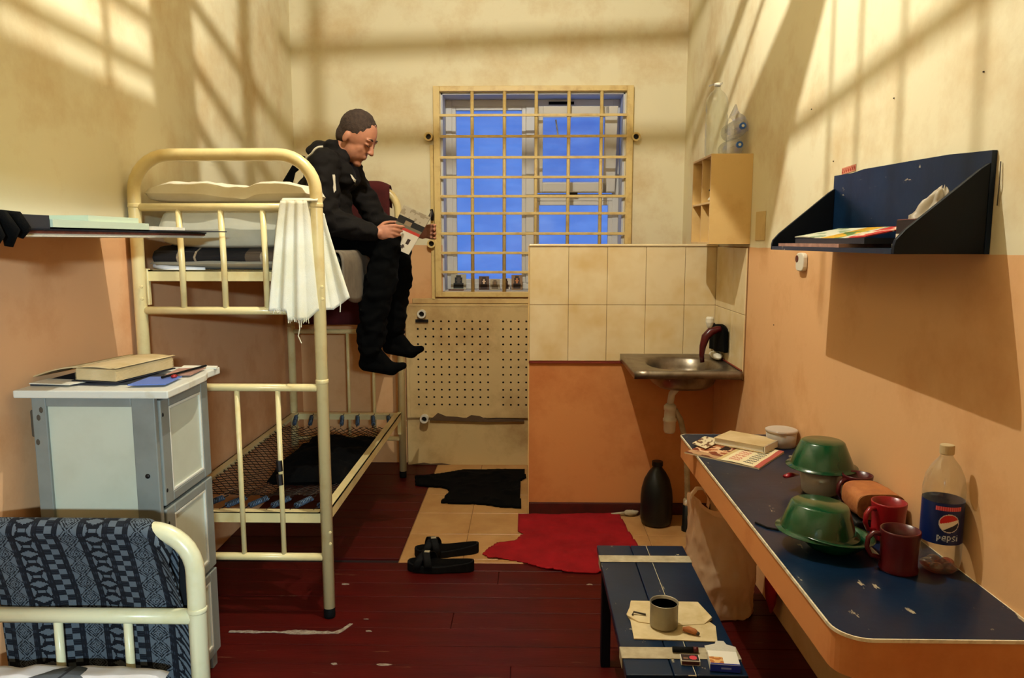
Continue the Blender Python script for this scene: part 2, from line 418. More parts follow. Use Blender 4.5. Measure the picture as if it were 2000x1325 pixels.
# wall patches
MB().box(XR - .004, XR, 3.525, 3.672, 1.62, 1.755).build('paint_patch', 'plaster_tan', wr_, bevel=.002)
# ------------------------------------------------------------------ window
YW = 5.60
wd = struct(MB().box(wx0, wx1, YW - .02, YW + .4, wz0 - .03, wz0 + .004).build('window_1', 'sill'))
mb = MB()
mb.box(wx0, wx0 + .012, YB + .005, YW + .05, wz0, wz1); mb.box(wx1 - .012, wx1, YB + .005, YW + .05, wz0, wz1); mb.box(wx0, wx1, YB + .005, YW + .05, wz1 - .012, wz1)
mb.build('reveal_lining', 'reveal', wd)
MB().box(wx0, wx1, YB + .005, YW + .02, wz0 - .005, wz0 + .006).build('window_sill', 'sill', wd, bevel=.002)
def frame(x0, x1, z0, z1, w, y0, y1, name, parent, mat='pvc', R=None):
    mb = MB()
    mb.box(x0, x0 + w, y0, y1, z0, z1, R); mb.box(x1 - w, x1, y0, y1, z0, z1, R); mb.box(x0 + w, x1 - w, y0, y1, z0, z0 + w, R); mb.box(x0 + w, x1 - w, y0, y1, z1 - w, z1, R)
    return mb.build(name, mat, parent, bevel=.004)
frame(wx0 + .012, wx1 - .012, wz0 + .006, wz1 - .012, .045, YW, YW + .06, 'window_frame', wd)
MB().box(-.012, .058, YW - .005, YW + .06, wz0 + .05, wz1 - .055).build('mullion', 'pvc', wd, bevel=.004)
frame(wx0 + .055, -.012, wz0 + .05, wz1 - .055, .03, YW + .005, YW + .05, 'fixed_sash', wd)
MB().box(wx0 + .083, -.04, YW + .025, YW + .029, wz0 + .08, wz1 - .083).build('pane', 'pane', wd)
frame(.055, wx1 - .055, wz0 + .05, 1.905, .03, YW + .005, YW + .05, 'fixed_sash', wd)
MB().box(.083, wx1 - .083, YW + .025, YW + .029, wz0 + .08, 1.877).build('pane', 'pane', wd)
MB().box(.055, wx1 - .055, YW + .0, YW + .06, 1.905, 1.955).build('transom', 'pvc', wd, bevel=.004)
MB().box(.085, wx1 - .06, YW + .048, YW + .052, 1.955, wz1 - .055).build('pane', 'pane', wd)
# small vent sash tilted inwards at its top
Rv = Matrix.Translation((.36, YW - .01, 1.965)) @ Matrix.Rotation(math.radians(12), 4, 'X')
mb = MB(); w = .058; x0, x1, z0, z1 = -.31, .268, 0, .60
mb.box(x0, x0 + w, -.03, .02, z0, z1, Rv); mb.box(x1 - w - .03, x1, -.03, .02, z0, z1, Rv); mb.box(x0 + w, x1 - w, -.03, .02, z0, z0 + .075, Rv); mb.box(x0 + w, x1 - w, -.03, .02, z1 - .075, z1, Rv)
vt = mb.build('vent_sash', 'pvc', wd, bevel=.004)
MB().box(x0 + w - .005, x1 - w - .025, -.005, 0, .07, z1 - .07, Rv).build('pane', 'pane', vt)
MB().box(-.06, .0, -.045, -.03, z0 - .012, z0 + .006, Rv).build('vent_catch', 'dark_metal', vt)
MB().tube([(.22, YW - .02, 2.35), (.20, YW - .06, 2.47)], .006, 8).build('vent_stay', 'white_plastic', vt)
MB().box(.15, .33, YW - .02, YW - .012, wz1 - .05, wz1 - .03).build('cable_clip', 'black_rubber', wd)

gr = thing('window_grille', (.035, 5.39, 1.225), 'cream painted steel bar grille fixed in front of the window', 'grille')
mb = MB(); a0, a1, b0, b1 = -.652, .725, 1.222, 2.672
mb.box(a0, a0 + .045, 5.365, 5.398, b0, b1); mb.box(a1 - .045, a1, 5.365, 5.398, b0, b1); mb.box(a0 + .045, a1 - .045, 5.365, 5.398, b0, b0 + .036); mb.box(a0 + .045, a1 - .045, 5.365, 5.398, b1 - .036, b1)
mb.build('frame', 'grille_paint', gr, bevel=.003)
for x in (-.387, -.164, .055, .280, .505):
    MB().tube([(x, 5.381, b0 + .03), (x + .004, 5.381, b1 - .03)], .0125, 8).build('vertical_bar', 'grille_paint', gr, smooth=True)
for z in (2.476, 2.334, 2.192, 2.057, 1.926, 1.808, 1.668, 1.533, 1.398):
    MB().box(a0 + .04, a1 - .04, 5.363, 5.371, z - .009, z + .009).build('horizontal_bar', 'grille_paint', gr, bevel=.002)
mb = MB(); mb.box(a0 - .028, a0 - .004, 5.38, 5.398, 1.2, 2.28); mb.build('side_strip', 'grille_paint', gr, bevel=.003)
def stub(par, x, z, yb, ln=.05, mat='grille_paint'):
    o = MB().lathe([(.019, 0), (.030, 0), (.030, ln), (.019, ln), (.019, .012), (.0, .012)], (x, yb, z), 20, Matrix.Rotation(math.radians(90), 3, 'X')).build('anchor_tube', mat, par, auto=30)
    MB().lathe([(0, 0), (.018, 0), (.018, .014), (0, .014)], (x, yb - .006, z), 12, Matrix.Rotation(math.radians(90), 3, 'X')).build('bolt', 'dark_metal', o)
for (x, z) in ((-.685, 2.332), (.745, 2.328), (-.675, 1.598)): stub(gr, x, z, 5.399)
MB().tube([(-.668, 5.36, 1.76), (-.662, 5.352, 1.80), (-.672, 5.36, 1.835)], .011, 8).build('latch', 'dark_metal', gr, smooth=True)

# little cards propped on the sill
def icon_fn(bg, mid, dark):
    def fn(u, v):
        d = math.hypot((u - .5) * 1.3, v - .62)
        if min(u, v, 1 - u, 1 - v) < .07: return bg
        if d < .17: return mid
        if v < .42 and abs(u - .5) < .34: return dark
        return bg if d > .33 else dark
    return fn
attr_mat('print', .55); attr_mat('cloth_print', .9, bump=.4, bs=500)
icons = [(-.50, .11, .115, 'b0a890', '4a4038', '20201e', 'small framed card with a dark round motif on the window sill, leftmost'),
         (-.315, .075, .10, '5a4030', 'd0b090', '2a1410', 'small dark icon card with a pale figure, second on the window sill'),
         (-.235, .07, .078, 'a8987c', '7a5a34', '6b5a44', 'lowest pale card on the window sill beside the dark icon'),
         (-.155, .06, .085, 'c8beb0', '5a3828', '3a2018', 'small white edged card behind the second grille bar on the sill'),
         (-.075, .08, .11, '8a6a4a', 'c07840', '2a1a14', 'brown and orange icon card on the sill, nearest the tiled partition')]
for (x, w, h, bg, mid, dk, lb) in icons:
    mb = MB(); R = Matrix.Translation((x, 5.50, wz0 + .007)) @ Matrix.Rotation(math.radians(-14), 4, 'X')
    mb.box(-w / 2, w / 2, 0, .008, 0, h, R)
    mb.sheet(12, 14, lambda u, v: R @ Vector((lerp(-w / 2, w / 2, u), -.0008, h * v)), icon_fn(bg, mid, dk))
    tag(mb.build('picture_card', 'print', basecol=bg), lb, 'card', 'cards on the window sill')
cb = MB(); cb.box(-.565, -.455, 5.43, 5.45, wz0 + .006, wz0 + .013)
for i in range(14): cb.box(-.56 + i * .0075, -.556 + i * .0075, 5.405, 5.43, wz0 + .007, wz0 + .012)
tag(cb.build('comb', 'particle'), 'small dark comb lying at the front left of the window sill', 'comb')

# ------------------------------------------------------------------ radiator cover
pln = struct(MB().box(-.866, .5, 5.345, 5.4, -.002, .352).build('trim_1', 'plaster_tan', bevel=.004))
MB().prism([(-.70, .335), (-.64, .39), (-.58, .365), (-.50, .362), (-.44, .352), (-.40, .375), (-.34, .368), (-.29, .345), (-.22, .35), (-.13, .345), (-.02, .342), (-.02, .33), (-.3, .325), (-.5, .33)], lambda x, z: (x, 5.346, z), lambda x, z: (x, 5.322, z)).build('broken_plaster', 'plaster_dark', pln)
MB().prism([(-.84, 0), (-.75, .015), (-.70, .006), (-.62, .012), (-.55, 0)], lambda x, z: (x, 5.35, z), lambda x, z: (x, 5.335, z)).build('broken_plaster', 'plaster_dark', pln)
rc = thing('radiator_cover', (-.4, 5.345, .352), 'perforated cream steel radiator cover below the window', 'radiator cover')
mb = MB()
cols = [-.776 + .0553 * i for i in range(10)] + [-.170 + .0547 * i for i in range(4)]
zrows = [1.052 - .0547 * i for i in range(12)]
def cell_edges(c, lo, hi):
    e = [lo] + [(c[i] + c[i + 1]) / 2 for i in range(len(c) - 1)] + [hi]; return e
ex = cell_edges(cols, -.838, .04); ez = cell_edges(zrows[::-1], .355, 1.155); zr = zrows[::-1]
YP = 5.325
for i, cx in enumerate(cols):
    for j, cz in enumerate(zr):
        x0, x1, z0, z1 = ex[i], ex[i + 1], ez[j], ez[j + 1]; r = .0078
        sq = [(x1, cz), (x1, z1), (cx, z1), (x0, z1), (x0, cz), (x0, z0), (cx, z0), (x1, z0)]
        oc = [(cx + r * math.cos(k * math.pi / 4), cz + r * math.sin(k * math.pi / 4)) for k in range(8)]
        vs = [(a, YP, b) for a, b in sq] + [(a, YP, b) for a, b in oc] + [(a, YP + .006, b) for a, b in oc]
        fs = [(k, 8 + k, 8 + (k + 1) % 8, (k + 1) % 8) for k in range(8)] + [(8 + k, 16 + k, 16 + (k + 1) % 8, 8 + (k + 1) % 8) for k in range(8)]
        mb.add(vs, fs)
mb.build('perforated_plate', 'plaster_tan', rc)
MB().box(-.838, .04, 5.338, 5.343, .36, 1.15).build('back_plate', 'inside_black', rc)
mb = MB(); mb.box(-.862, -.838, YP - .002, 5.399, .352, 1.162); mb.box(-.862, .04, YP - .002, 5.399, 1.155, 1.172); mb.build('edge_frame', 'plaster_tan', rc, bevel=.003)
for (x, z) in ((-.742, 1.107), (-.735, .352)): stub(rc, x, z, YP, .045, 'white_plastic')
MB().box(-.79, -.70, YP - .012, YP, 1.045, 1.066).build('bracket', 'dark_metal', rc)
struct(MB().box(-.82, .01, 5.38, 5.399, 1.175, 1.21).build('trim_2', 'plaster_tan', bevel=.003))

# ------------------------------------------------------------------ bunk bed
BX0, BX1, BY0, BY1 = -1.595, -.853, 3.09, 5.05
bed = thing('bunk_bed', ((BX0 + BX1) / 2, (BY0 + BY1) / 2, 0), 'cream tubular steel bunk bed with bare wire lower bunk', 'bunk bed')
def head(par, x0, x1, y, top, rp, zbend, bars, spind, r_b, r_s, mat, rr=.15, zfoot=.045):
    path = [V(x0, y, zfoot)] + [V(x0, y, top - rr)] + arc((x0 + rr, y, top - rr), rr, 180, 90, 8)[1:] + arc((x1 - rr, y, top - rr), rr, 90, 0, 8) + [V(x1, y, zfoot)]
    MB().tube(path, rp, 16).build('end_hoop', mat, par, smooth=True)
    for z in bars: MB().tube([(x0, y, z), (x1, y, z)], r_b, 12).build('cross_bar', mat, par, smooth=True)
    for (xs, z0, z1, rs, bend) in spind:
        for x in xs:
            MB().tube([(x + bend, y, z1), (x, y, (z0 + z1) / 2), (x, y, z0)], rs, 10).build('spindle', mat, par, smooth=True)
    for x in (x0, x1):
        MB().lathe([(rp * .92, 0), (rp * .98, .01), (rp * .9, zfoot + .02)], (x, y, 0), 14).build('rubber_foot', 'black_rubber', par, smooth=True)
for yy in (BY0, BY1):
    head(bed, BX0, BX1, yy, 1.962, .0255, 0, (1.754, 1.333, 1.011, .272), [((-1.414, -1.241, -1.069), 1.333, 1.754, .0125, -.004), ((-1.386, -1.213, -1.041), .272, 1.011, .011, 0)], .0165, .0125, 'bed_paint')
    for x in (BX0, BX1):
        for z in (1.752, 1.03):
            MB().lathe([(.0262, 0), (.0275, .004), (.0275, .014), (.0262, .018)], (x, yy, z), 16).build('joint_collar', 'bed_paint', bed, smooth=True)
for (z0, z1) in ((1.453, 1.499), (.412, .460)):
    for (x, s) in ((BX0, 1), (BX1, -1)):
        mb = MB(); mb.box(min(x, x + s * .005) , max(x, x + s * .005), BY0 + .03, BY1 - .03, z0, z1); mb.box(min(x, x + s * .042), max(x, x + s * .042), BY0 + .03, BY1 - .03, z1 - .005, z1)
        mb.build('side_rail', 'bed_paint', bed)
    for (yy, s) in ((BY0 + .03, 1), (BY1 - .03, -1)):
        mb = MB(); mb.box(BX0 + .006, BX1 - .006, min(yy, yy + s * .005), max(yy, yy + s * .005), z0, z1); mb.box(BX0 + .006, BX1 - .006, min(yy, yy + s * .04), max(yy, yy + s * .04), z1 - .006, z1 - .001)
        mb.build('end_rail', 'bed_paint', bed)
    for x in (BX0, BX1):
        for yy in (BY0 + .036, BY1 - .036):
            s = 1 if x == BX0 else -1
            MB().box(x - .012 + s * .012, x + .012 + s * .012, yy - .012, yy + .012, z0 - .10, z1 + .005).build('bracket', 'bed_paint', bed, bevel=.002)
            for zb in (z0 - .07, z0 - .02):
                MB().lathe([(.007, 0), (.006, .005), (0, .006)], (x + .02, yy - .062 if yy < 4 else yy + .062, zb), 8, Matrix.Rotation(math.radians(90), 3, 'X')).build('bolt', 'bed_paint', bed)
# wire net of the lower bunk with end springs
def coil(p0, p1, r, turns, wire):
    p0, p1 = V(*p0), V(*p1); t = (p1 - p0).normalized(); sd = t.cross(V(0, 0, 1)).normalized(); up = sd.cross(t)
    n = turns * 8; L = (p1 - p0).length
    pts = [p0 + t * (L * i / n) + (sd * math.cos(i * math.pi / 4) + up * math.sin(i * math.pi / 4)) * r for i in range(n + 1)]
    return MB().tube(pts, wire, 5)
xs7 = [-1.54 + .103 * i for i in range(7)]
for yy, s in ((BY0 + .07, 1), (BY1 - .07, -1)):
    for i, x in enumerate(xs7):
        o = coil((x, yy + s * .06, .452), (x + .03, yy + s * .20, .438), .011, 11, .0034).build('spring', 'spring', bed, smooth=True)
        MB().tube([(x - .004, yy - s * .01, .458), (x, yy + s * .06, .452)], .0028, 6).build('hook', 'dark_metal', o)
        MB().tube([(x + .03, yy + s * .20, .438), (x + .035, yy + s * .25, .432)], .0028, 6).build('hook', 'dark_metal', o)
mb = MB(); y0, y1 = BY0 + .32, BY1 - .32; x0, x1 = BX0 + .03, BX1 - .03
def sag(x, y):
    u = (x - x0) / (x1 - x0); w = (y - y0) / (y1 - y0)
    return .44 - .07 * max(0, math.sin(math.pi * min(1, max(0, u)))) * max(0, math.sin(math.pi * min(1, max(0, w)))) ** .5
cell = .05
for sg in (1, -1):
    c = -2.0
    while c < 3.0:
        pts = []
        for i in range(41):
            x = lerp(x0, x1, i / 40); y = y0 + c + sg * (x - x0) * 1.2
            if y0 <= y <= y1: pts.append(V(x, y, sag(x, y) + (.002 if (i // 3) % 2 else -.002)))
        if len(pts) > 2: mb.tube(pts, .0021, 4)
        c += cell
mb.build('wire_net', 'net', bed)['kind'] = 'stuff'
mb = MB()
for i in range(16):
    y = lerp(y0, y1, i / 15)
    mb.tube([(BX0 + .02, y, .452), (x0 + .01, y, sag(x0, y))], .0022, 5); mb.tube([(BX1 - .02, y, .452), (x1 - .01, y, sag(x1, y))], .0022, 5)
mb.build('net_tie', 'net', bed)['kind'] = 'stuff'
for z in (.70, .64): MB().tube([(-1.044, BY0 - .012, z), (-1.041, BY0 - .013, z - .045)], .0135, 8).build('wire_binding', 'dark_metal', bed)
MB().box(BX0 + .01, BX1 - .01, BY0 + .05, BY1 - .05, 1.472, 1.492).build('bunk_board', 'particle', bed)

# ------------------------------------------------------------------ upper bunk bedding
def pad(mb, x0, x1, y0, y1, z0, z1, nx=24, ny=24, puff=.5, wr=.01, seed=0, edge=.35):
    def prof(t): return max(0, 1 - abs(2 * t - 1) ** (1 / edge)) ** .5
    zm = lerp(z0, z1, .42)
    def top(u, v):
        k = min(prof(u), prof(v)) if edge > .2 else min(prof(u), prof(v))
        k = (prof(u) * prof(v)) ** puff
        x = lerp(x0, x1, u); y = lerp(y0, y1, v)
        return V(x + nz(x, y, seed, 6) * wr, y + nz(x, y, seed + 5, 6) * wr, zm + (z1 - zm) * k + nz(x, y, seed + 9, 9) * wr * k + nz(x, y, seed + 2, 22) * wr * .5 * k)
    def bot(u, v):
        k = (prof(u) * prof(v)) ** .35; x = lerp(x0, x1, 1 - u); y = lerp(y0, y1, v)
        return V(x + nz(x, y, seed, 6) * wr, y + nz(x, y, seed + 5, 6) * wr, zm - (zm - z0) * k)
    mb.sheet(nx, ny, top); mb.sheet(nx, ny, bot); return mb
tag(pad(MB(), BX0 + .02, BX1 - .01, BY0 + .05, BY1 - .05, 1.497, 1.56, 30, 50, .3, .004, 1, .12).build('mattress', 'mattress', smooth=True), 'thin grey mattress on the upper bunk under the man', 'mattress')
# grey-brown blanket over the mattress, hanging down the open side
def blk(u, v):
    y = lerp(BY0 + .30, BY1 - .07, v); w = .99 * u
    if w < .73: x = BX0 + .03 + w; z = 1.566
    else:
        d = w - .73; a = min(d, .10) / .10 * math.pi / 2
        x = BX0 + .745 + .022 * math.sin(a) + nz(y, d, 0, 5) * .008 * min(1, d * 8); z = 1.566 - .06 * (1 - math.cos(a)) - max(0, d - .10) * (1.0 + .18 * math.sin(y * 9))
    return V(x, y, z + nz(x, y, 0, 7) * .006 + .004)
def blk_col(u, v): return '75685a' if (v * 9) % 1 > .15 else '5d5145'
mb = MB(); mb.sheet(46, 50, blk); tag(mb.build('blanket', 'blanket_brown', smooth=True, solid=.008), 'grey brown blanket hanging over the open edge of the upper bunk', 'blanket')
# dark folded blanket with pale stripes at the near end
attr_mat('dark_blanket', .95, bump=.3, bs=220)
mb = MB()
def db(u, v):
    x = lerp(BX0 + .035, -.93, u); a = v * math.pi
    yy = BY0 + .055 - .0 ; 
    return V(x, BY0 + .30 - .245 * math.sin(a), 1.55 - .048 * math.cos(a) + nz(x, v * 2, 3, 5) * .012)
def dbc(u, v):
    return 'a08c70' if (abs((u * 9) % 1 - .5) < .035 and .1 < v < .8 and u < .75) else ('231f1e' if u < .62 else '5a4a3a')
mb.sheet(70, 16, db, dbc)
tag(mb.build('blanket', 'dark_blanket', smooth=True, solid=.01), 'dark folded blanket with thin pale stripes under the pillows', 'blanket')
tag(MB().tube([(BX0 + .03, BY0 + .075, 1.515), (BX0 + .10, BY0 + .06, 1.505), (BX0 + .25, BY0 + .06, 1.503)], [.012, .011, .006], 8).build('sheet', 'sheet_white', smooth=True), 'rolled corner of a white sheet below the dark striped blanket', 'sheet')
tag(pad(MB(), -1.53, -.96, BY0 + .045, BY0 + .42, 1.585, 1.775, 30, 24, .42, .012, 4, .3).build('pillow', 'pillow_grey', smooth=True), 'bulging grey pillow below the white pillow on the upper bunk', 'pillow')
def pil(mb):
    pad(mb, -1.575, -.915, BY0 + .04, BY0 + .40, 1.772, 1.868, 44, 30, .45, .016, 11, .35)
    mb.v = [(x, y, z - .018 * math.exp(-((x + 1.22) / .09) ** 2) - .012 * math.exp(-((x + 1.16) / .03) ** 2) if z > 1.80 else z) for (x, y, z) in mb.v]
    return mb
tag(pil(MB()).build('pillow', 'pillow_white', smooth=True), 'white pillow on top of the grey one on the upper bunk', 'pillow')
tag(MB().tube([(-1.26, 4.10, 1.80), (-1.285, 4.11, 1.93), (-1.255, 4.11, 1.99), (-1.21, 4.12, 2.04), (-1.20, 4.12, 2.07)], [.045, .03, .018, .03, .012], 10, flat=.5).build('cloth_strap', 'black_cloth', smooth=True), 'black twisted cloth strap sticking up behind the white pillow', 'strap')
# towel knotted over the corner of the near end
mb = MB()
def tw(u, v):
    # strip across u (front panel then side panel), v from top to bottom
    if u < .56:
        t = u / .56; xt = lerp(-.985, -.895, t); xb = lerp(-1.045, -.888, t); g = v ** .8
        x = lerp(xt, xb, g); y = BY0 - .034 - .012 * math.sin(t * 17 + 1) * (.4 + .6 * v) - .012 * v
        z = lerp(1.778, (1.338 if t < .46 else 1.30), v)
    else:
        t = (u - .56) / .44; g = v ** 1.1
        xt = lerp(-.885, -.832, t); xb = lerp(-.855, -.735, t)
        x = lerp(xt, xb, g); y = BY0 - .036 + .075 * min(1, t * 3) + .010 * math.sin(t * 12) * v
        z = lerp(1.778 - .05 * t, lerp(1.30, 1.385, t) if t > .45 else 1.335, v) + .0
    return V(x, y, z)
mb.sheet(64, 36, tw)
def tw2(u, v):
    x = lerp(-.985, -.84, u); a = math.pi * v
    return V(x, BY0 - .03 + .0 + .03 * (1 - math.cos(a)), 1.776 + .012 * math.sin(a))
mb.sheet(20, 8, tw2)
def tw3(u, v):
    x = lerp(-.985, -.84, u); return V(x - .02 * v, BY0 + .031 + .006 * math.sin(u * 14), 1.776 - .18 * v)
mb.sheet(20, 8, tw3)
twl = mb.build('towel', 'towel', smooth=True, solid=.005); tag(twl, 'white frayed towel hung over the corner of the upper bunk', 'towel')
mb = MB()
random.seed(3)
for i in range(34):
    x = -1.04 + i * .0046; z = 1.338 if x < -.972 else 1.30
    mb.tube([(x, BY0 - .048, z + .01), (x + random.uniform(-.004, .004), BY0 - .05, z - random.uniform(.004, .014))], .0012, 4)
mb.tube([(-.925, BY0 - .05, 1.305), (-.923, BY0 - .052, 1.265), (-.93, BY0 - .052, 1.235), (-.918, BY0 - .052, 1.205)], .0022, 5)
mb.tube([(-.915, BY0 - .05, 1.305), (-.917, BY0 - .052, 1.27)], .0018, 5); mb.tube([(-.775, BY0 + .035, 1.36), (-.778, BY0 + .035, 1.325)], .0022, 5)
mb.build('fringe', 'towel', twl)['kind'] = 'stuff'
# burgundy blanket over the far end
mb = MB()
def bb(u, v):
    x = lerp(-1.50, -.885, u) if v > .45 else lerp(-1.50 + .0, -.90, u); L = 1.32 * v
    if v < .12: t = v / .12; yy = BY1 + .045 - .0; z = 1.86 + .12 * t
    elif v < .22: a = (v - .12) / .10 * math.pi; yy = BY1 + .04 * math.cos(a); z = 1.972 + .035 * math.sin(a)
    else: yy = BY1 - .042; z = 1.972 - (v - .22) / .78 * .91
    e = abs(x + 1.224) / .37
    if e > .62: z -= (e - .62) ** 2 * .45 if v < .3 else 0
    return V(x, yy + .008 * math.sin(x * 30) * (v > .25), z)
mb.sheet(40, 50, bb)
tag(mb.build('blanket', 'burgundy', smooth=True, solid=.006), 'dark burgundy blanket hung over the far end of the bunk bed', 'blanket')
# dark cloth heaped on the lower bunk
mb = pad(MB(), -1.30, -.90, 3.62, 4.45, .395, .475, 26, 34, .6, .03, 21, .5)
tag(mb.build('cloth', 'black_cloth', smooth=True), 'black cloth heaped on the bare wire net of the lower bunk', 'cloth')
# ------------------------------------------------------------------ the seated man
def organic(name, prims, voxel, mat, parent=None, smooth=6, fac=.5, disp=None):
    mb = MB()
    for p in prims:
        if p[0] == 'cap':
            _, a, b, r0, r1 = p; a, b = V(*a), V(*b)
            mb.tube([a, b], [r0, r1], 16); mb.ball(a, r0, 10); mb.ball(b, r1, 10)
        else:
            _, c, r = p[:3]; mb.ball(c, r, 14, p[3] if len(p) > 3 else None)
    tmp = mb.build('tmp', [], None, center=False)
    md = tmp.modifiers.new('r', 'REMESH'); md.mode = 'VOXEL'; md.voxel_size = voxel
    md = tmp.modifiers.new('s', 'SMOOTH'); md.iterations = smooth; md.factor = fac
    dg = bpy.context.evaluated_depsgraph_get(); me = bpy.data.meshes.new_from_object(tmp.evaluated_get(dg))
    vs = [v.co.copy() for v in me.vertices]; fs = [tuple(p.vertices) for p in me.polygons]
    bpy.data.objects.remove(tmp); bpy.data.meshes.remove(me)
    out = MB(); out.v = [tuple(disp(v) if disp else v) for v in vs]; out.f = fs; out.m = [0] * len(fs)
    return out.build(name, mat, parent, smooth=True)
man = thing('person', (-.95, 3.93, 1.575), 'person in a black tracksuit sitting on the upper bunk reading a magazine', 'person')
HC = V(-.872, 3.92, 2.13)
HR = Matrix.Rotation(math.radians(-14), 3, 'Z') @ Matrix.Rotation(math.radians(32), 3, 'Y')
def hp(x, y, z): return HC + HR @ V(x, y, z)
def hell(c, r): return ('ell', hp(*c), r, HR)
def hcap(a, b, r0, r1): return ('cap', hp(*a), hp(*b), r0, r1)
def finger(pts, r): return [('cap', pts[i], pts[i + 1], r * (1 - .08 * i), r * (.92 - .08 * i)) for i in range(len(pts) - 1)]
face = [hell((0, 0, .035), (.097, .076, .10)), hell((.026, 0, -.040), (.068, .060, .076)), hell((.066, 0, -.098), (.024, .026, .020)),
        hcap((.093, 0, .022), (.114, 0, -.02), .009, .013), hell((.106, .012, -.022), (.010, .008, .008)), hell((.106, -.012, -.022), (.010, .008, .008)),
        hell((.084, .028, .036), (.014, .024, .009)), hell((.084, -.028, .036), (.014, .024, .009)),
        hell((.050, .034, -.022), (.030, .022, .034)), hell((.050, -.034, -.022), (.030, .022, .034)),
        hell((.084, .03, .014), (.013, .015, .010)), hell((.084, -.03, .014), (.013, .015, .010)),
        hell((.088, 0, -.050), (.012, .024, .006)), hell((.087, 0, -.062), (.012, .021, .007)),
        hell((-.014, .077, -.004), (.017, .008, .030)), hell((-.014, -.077, -.004), (.017, .008, .030))]
trunk = [('cap', hp(-.03, 0, -.05), (-.965, 3.93, 2.03), .055, .062), ('ell', (-1.0, 3.93, 1.95), (.10, .15, .10)), ('ell', (-1.035, 3.93, 1.80), (.10, .145, .14)), ('ell', (-1.01, 3.93, 1.68), (.11, .155, .10)),
         ('cap', (-.985, 3.77, 1.985), (-.985, 3.72, 1.72), .05, .043), ('cap', (-.985, 3.72, 1.72), (-.762, 3.742, 1.655), .04, .027),
         ('cap', (-.95, 4.09, 1.985), (-.81, 4.12, 1.72), .05, .043), ('cap', (-.81, 4.12, 1.72), (-.59, 4.02, 1.655), .04, .027),
         ('cap', (-.985, 3.77, 1.985), (-.95, 4.09, 1.985), .055, .055)]
for (hy, ky, ay, kx, ax, az) in ((3.85, 3.82, 3.80, -.705, -.80, 1.08), (4.02, 4.05, 4.05, -.69, -.725, 1.13)):
    trunk += [('cap', (-1.0, hy, 1.665), (kx, ky, 1.61), .07, .05), ('cap', (kx, ky, 1.61), (ax, ay, az), .05, .036)]
nh = [('cap', (-.762, 3.742, 1.655), (-.735, 3.744, 1.656), .026, .024), ('ell', (-.71, 3.748, 1.660), (.042, .015, .038))]
for (z0, x3, z3) in ((1.690, -.612, 1.688), (1.672, -.622, 1.666), (1.654, -.632, 1.645), (1.636, -.650, 1.628)):
    nh += finger([(-.695, 3.748, z0), (lerp(-.695, x3, .5), 3.752, lerp(z0, z3, .4) + .004), (lerp(-.695, x3, .8), 3.768, lerp(z0, z3, .8)), (x3, 3.784, z3)], .0096)
nh += finger([(-.73, 3.752, 1.682), (-.71, 3.785, 1.705), (-.685, 3.825, 1.712), (-.655, 3.838, 1.712)], .0108)
fh = [('cap', (-.59, 4.02, 1.655), (-.57, 4.013, 1.657), .026, .024), ('ell', (-.55, 4.006, 1.665), (.034, .018, .038))]
for (z0, dz) in ((1.694, .004), (1.676, 0), (1.658, -.004), (1.640, -.008)):
    fh += finger([(-.53, 4.003, z0), (-.495, 3.992, z0 + dz), (-.478, 3.965, z0 + dz), (-.482, 3.938, z0 + dz)], .0096)
fh += finger([(-.57, 4.0, 1.69), (-.575, 3.972, 1.706), (-.558, 3.945, 1.712), (-.54, 3.93, 1.712)], .0108)
for hand in (nh, fh): trunk += hand
body = organic('body', face + trunk, .0052, 'skin', man, 4, .45)
organic('hair', [hell((-.014, 0, .052), (.098, .081, .096)), hell((-.045, 0, .0), (.062, .068, .07))], .007, 'hair', man, 3, .4, lambda v: v + V(nz(*v, 60), nz(v.y, v.z, v.x, 60), nz(v.z, v.x, v.y, 60)) * .003)
for s in (1, -1):
    MB().tube([hp(.096, s * .014, .040), hp(.096, s * .028, .045), hp(.083, s * .046, .040)], [.003, .0045, .002], 6).build('eyebrow', 'hair', man, smooth=True)
    MB().tube([hp(.096, s * .020, .010), hp(.0975, s * .030, .006), hp(.091, s * .042, .009)], .0016, 6).build('eyelash', 'hair', man, smooth=True)
fold = lambda v: v + V(nz(*v, 11), nz(v.y, v.z, v.x, 11), 0) * .016 + V(nz(v.z * 2, v.x, v.y, 18), nz(v.x, v.z * 2, v.y, 15), nz(v.x, v.z, v.y, 22)) * .011
jk = [('ell', (-1.03, 3.93, 1.70), (.145, .19, .115)), ('ell', (-1.045, 3.93, 1.83), (.14, .19, .15)), ('ell', (-1.0, 3.93, 1.945), (.135, .19, .10)),
      ('cap', (-1.0, 3.775, 1.985), (-.965, 4.085, 1.985), .085, .085), ('ell', (-.965, 3.93, 2.045), (.085, .085, .045)), ('ell', (-1.055, 3.93, 2.065), (.062, .10, .055), Matrix.Rotation(math.radians(-25), 3, 'Y')), ('ell', (-.985, 3.93, 2.09), (.05, .085, .045)),
      ('cap', (-.995, 3.76, 1.985), (-.995, 3.70, 1.72), .086, .076), ('cap', (-.995, 3.70, 1.72), (-.79, 3.738, 1.662), .074, .052), ('cap', (-.80, 3.737, 1.665), (-.762, 3.742, 1.656), .05, .039),
      ('cap', (-.95, 4.09, 1.985), (-.81, 4.125, 1.72), .075, .062), ('cap', (-.81, 4.125, 1.72), (-.62, 4.035, 1.66), .06, .045)]
jacket = organic('jacket', jk, .0085, 'jacket', man, 5, .5, fold)
tr = [('ell', (-1.01, 3.93, 1.665), (.13, .18, .092))]
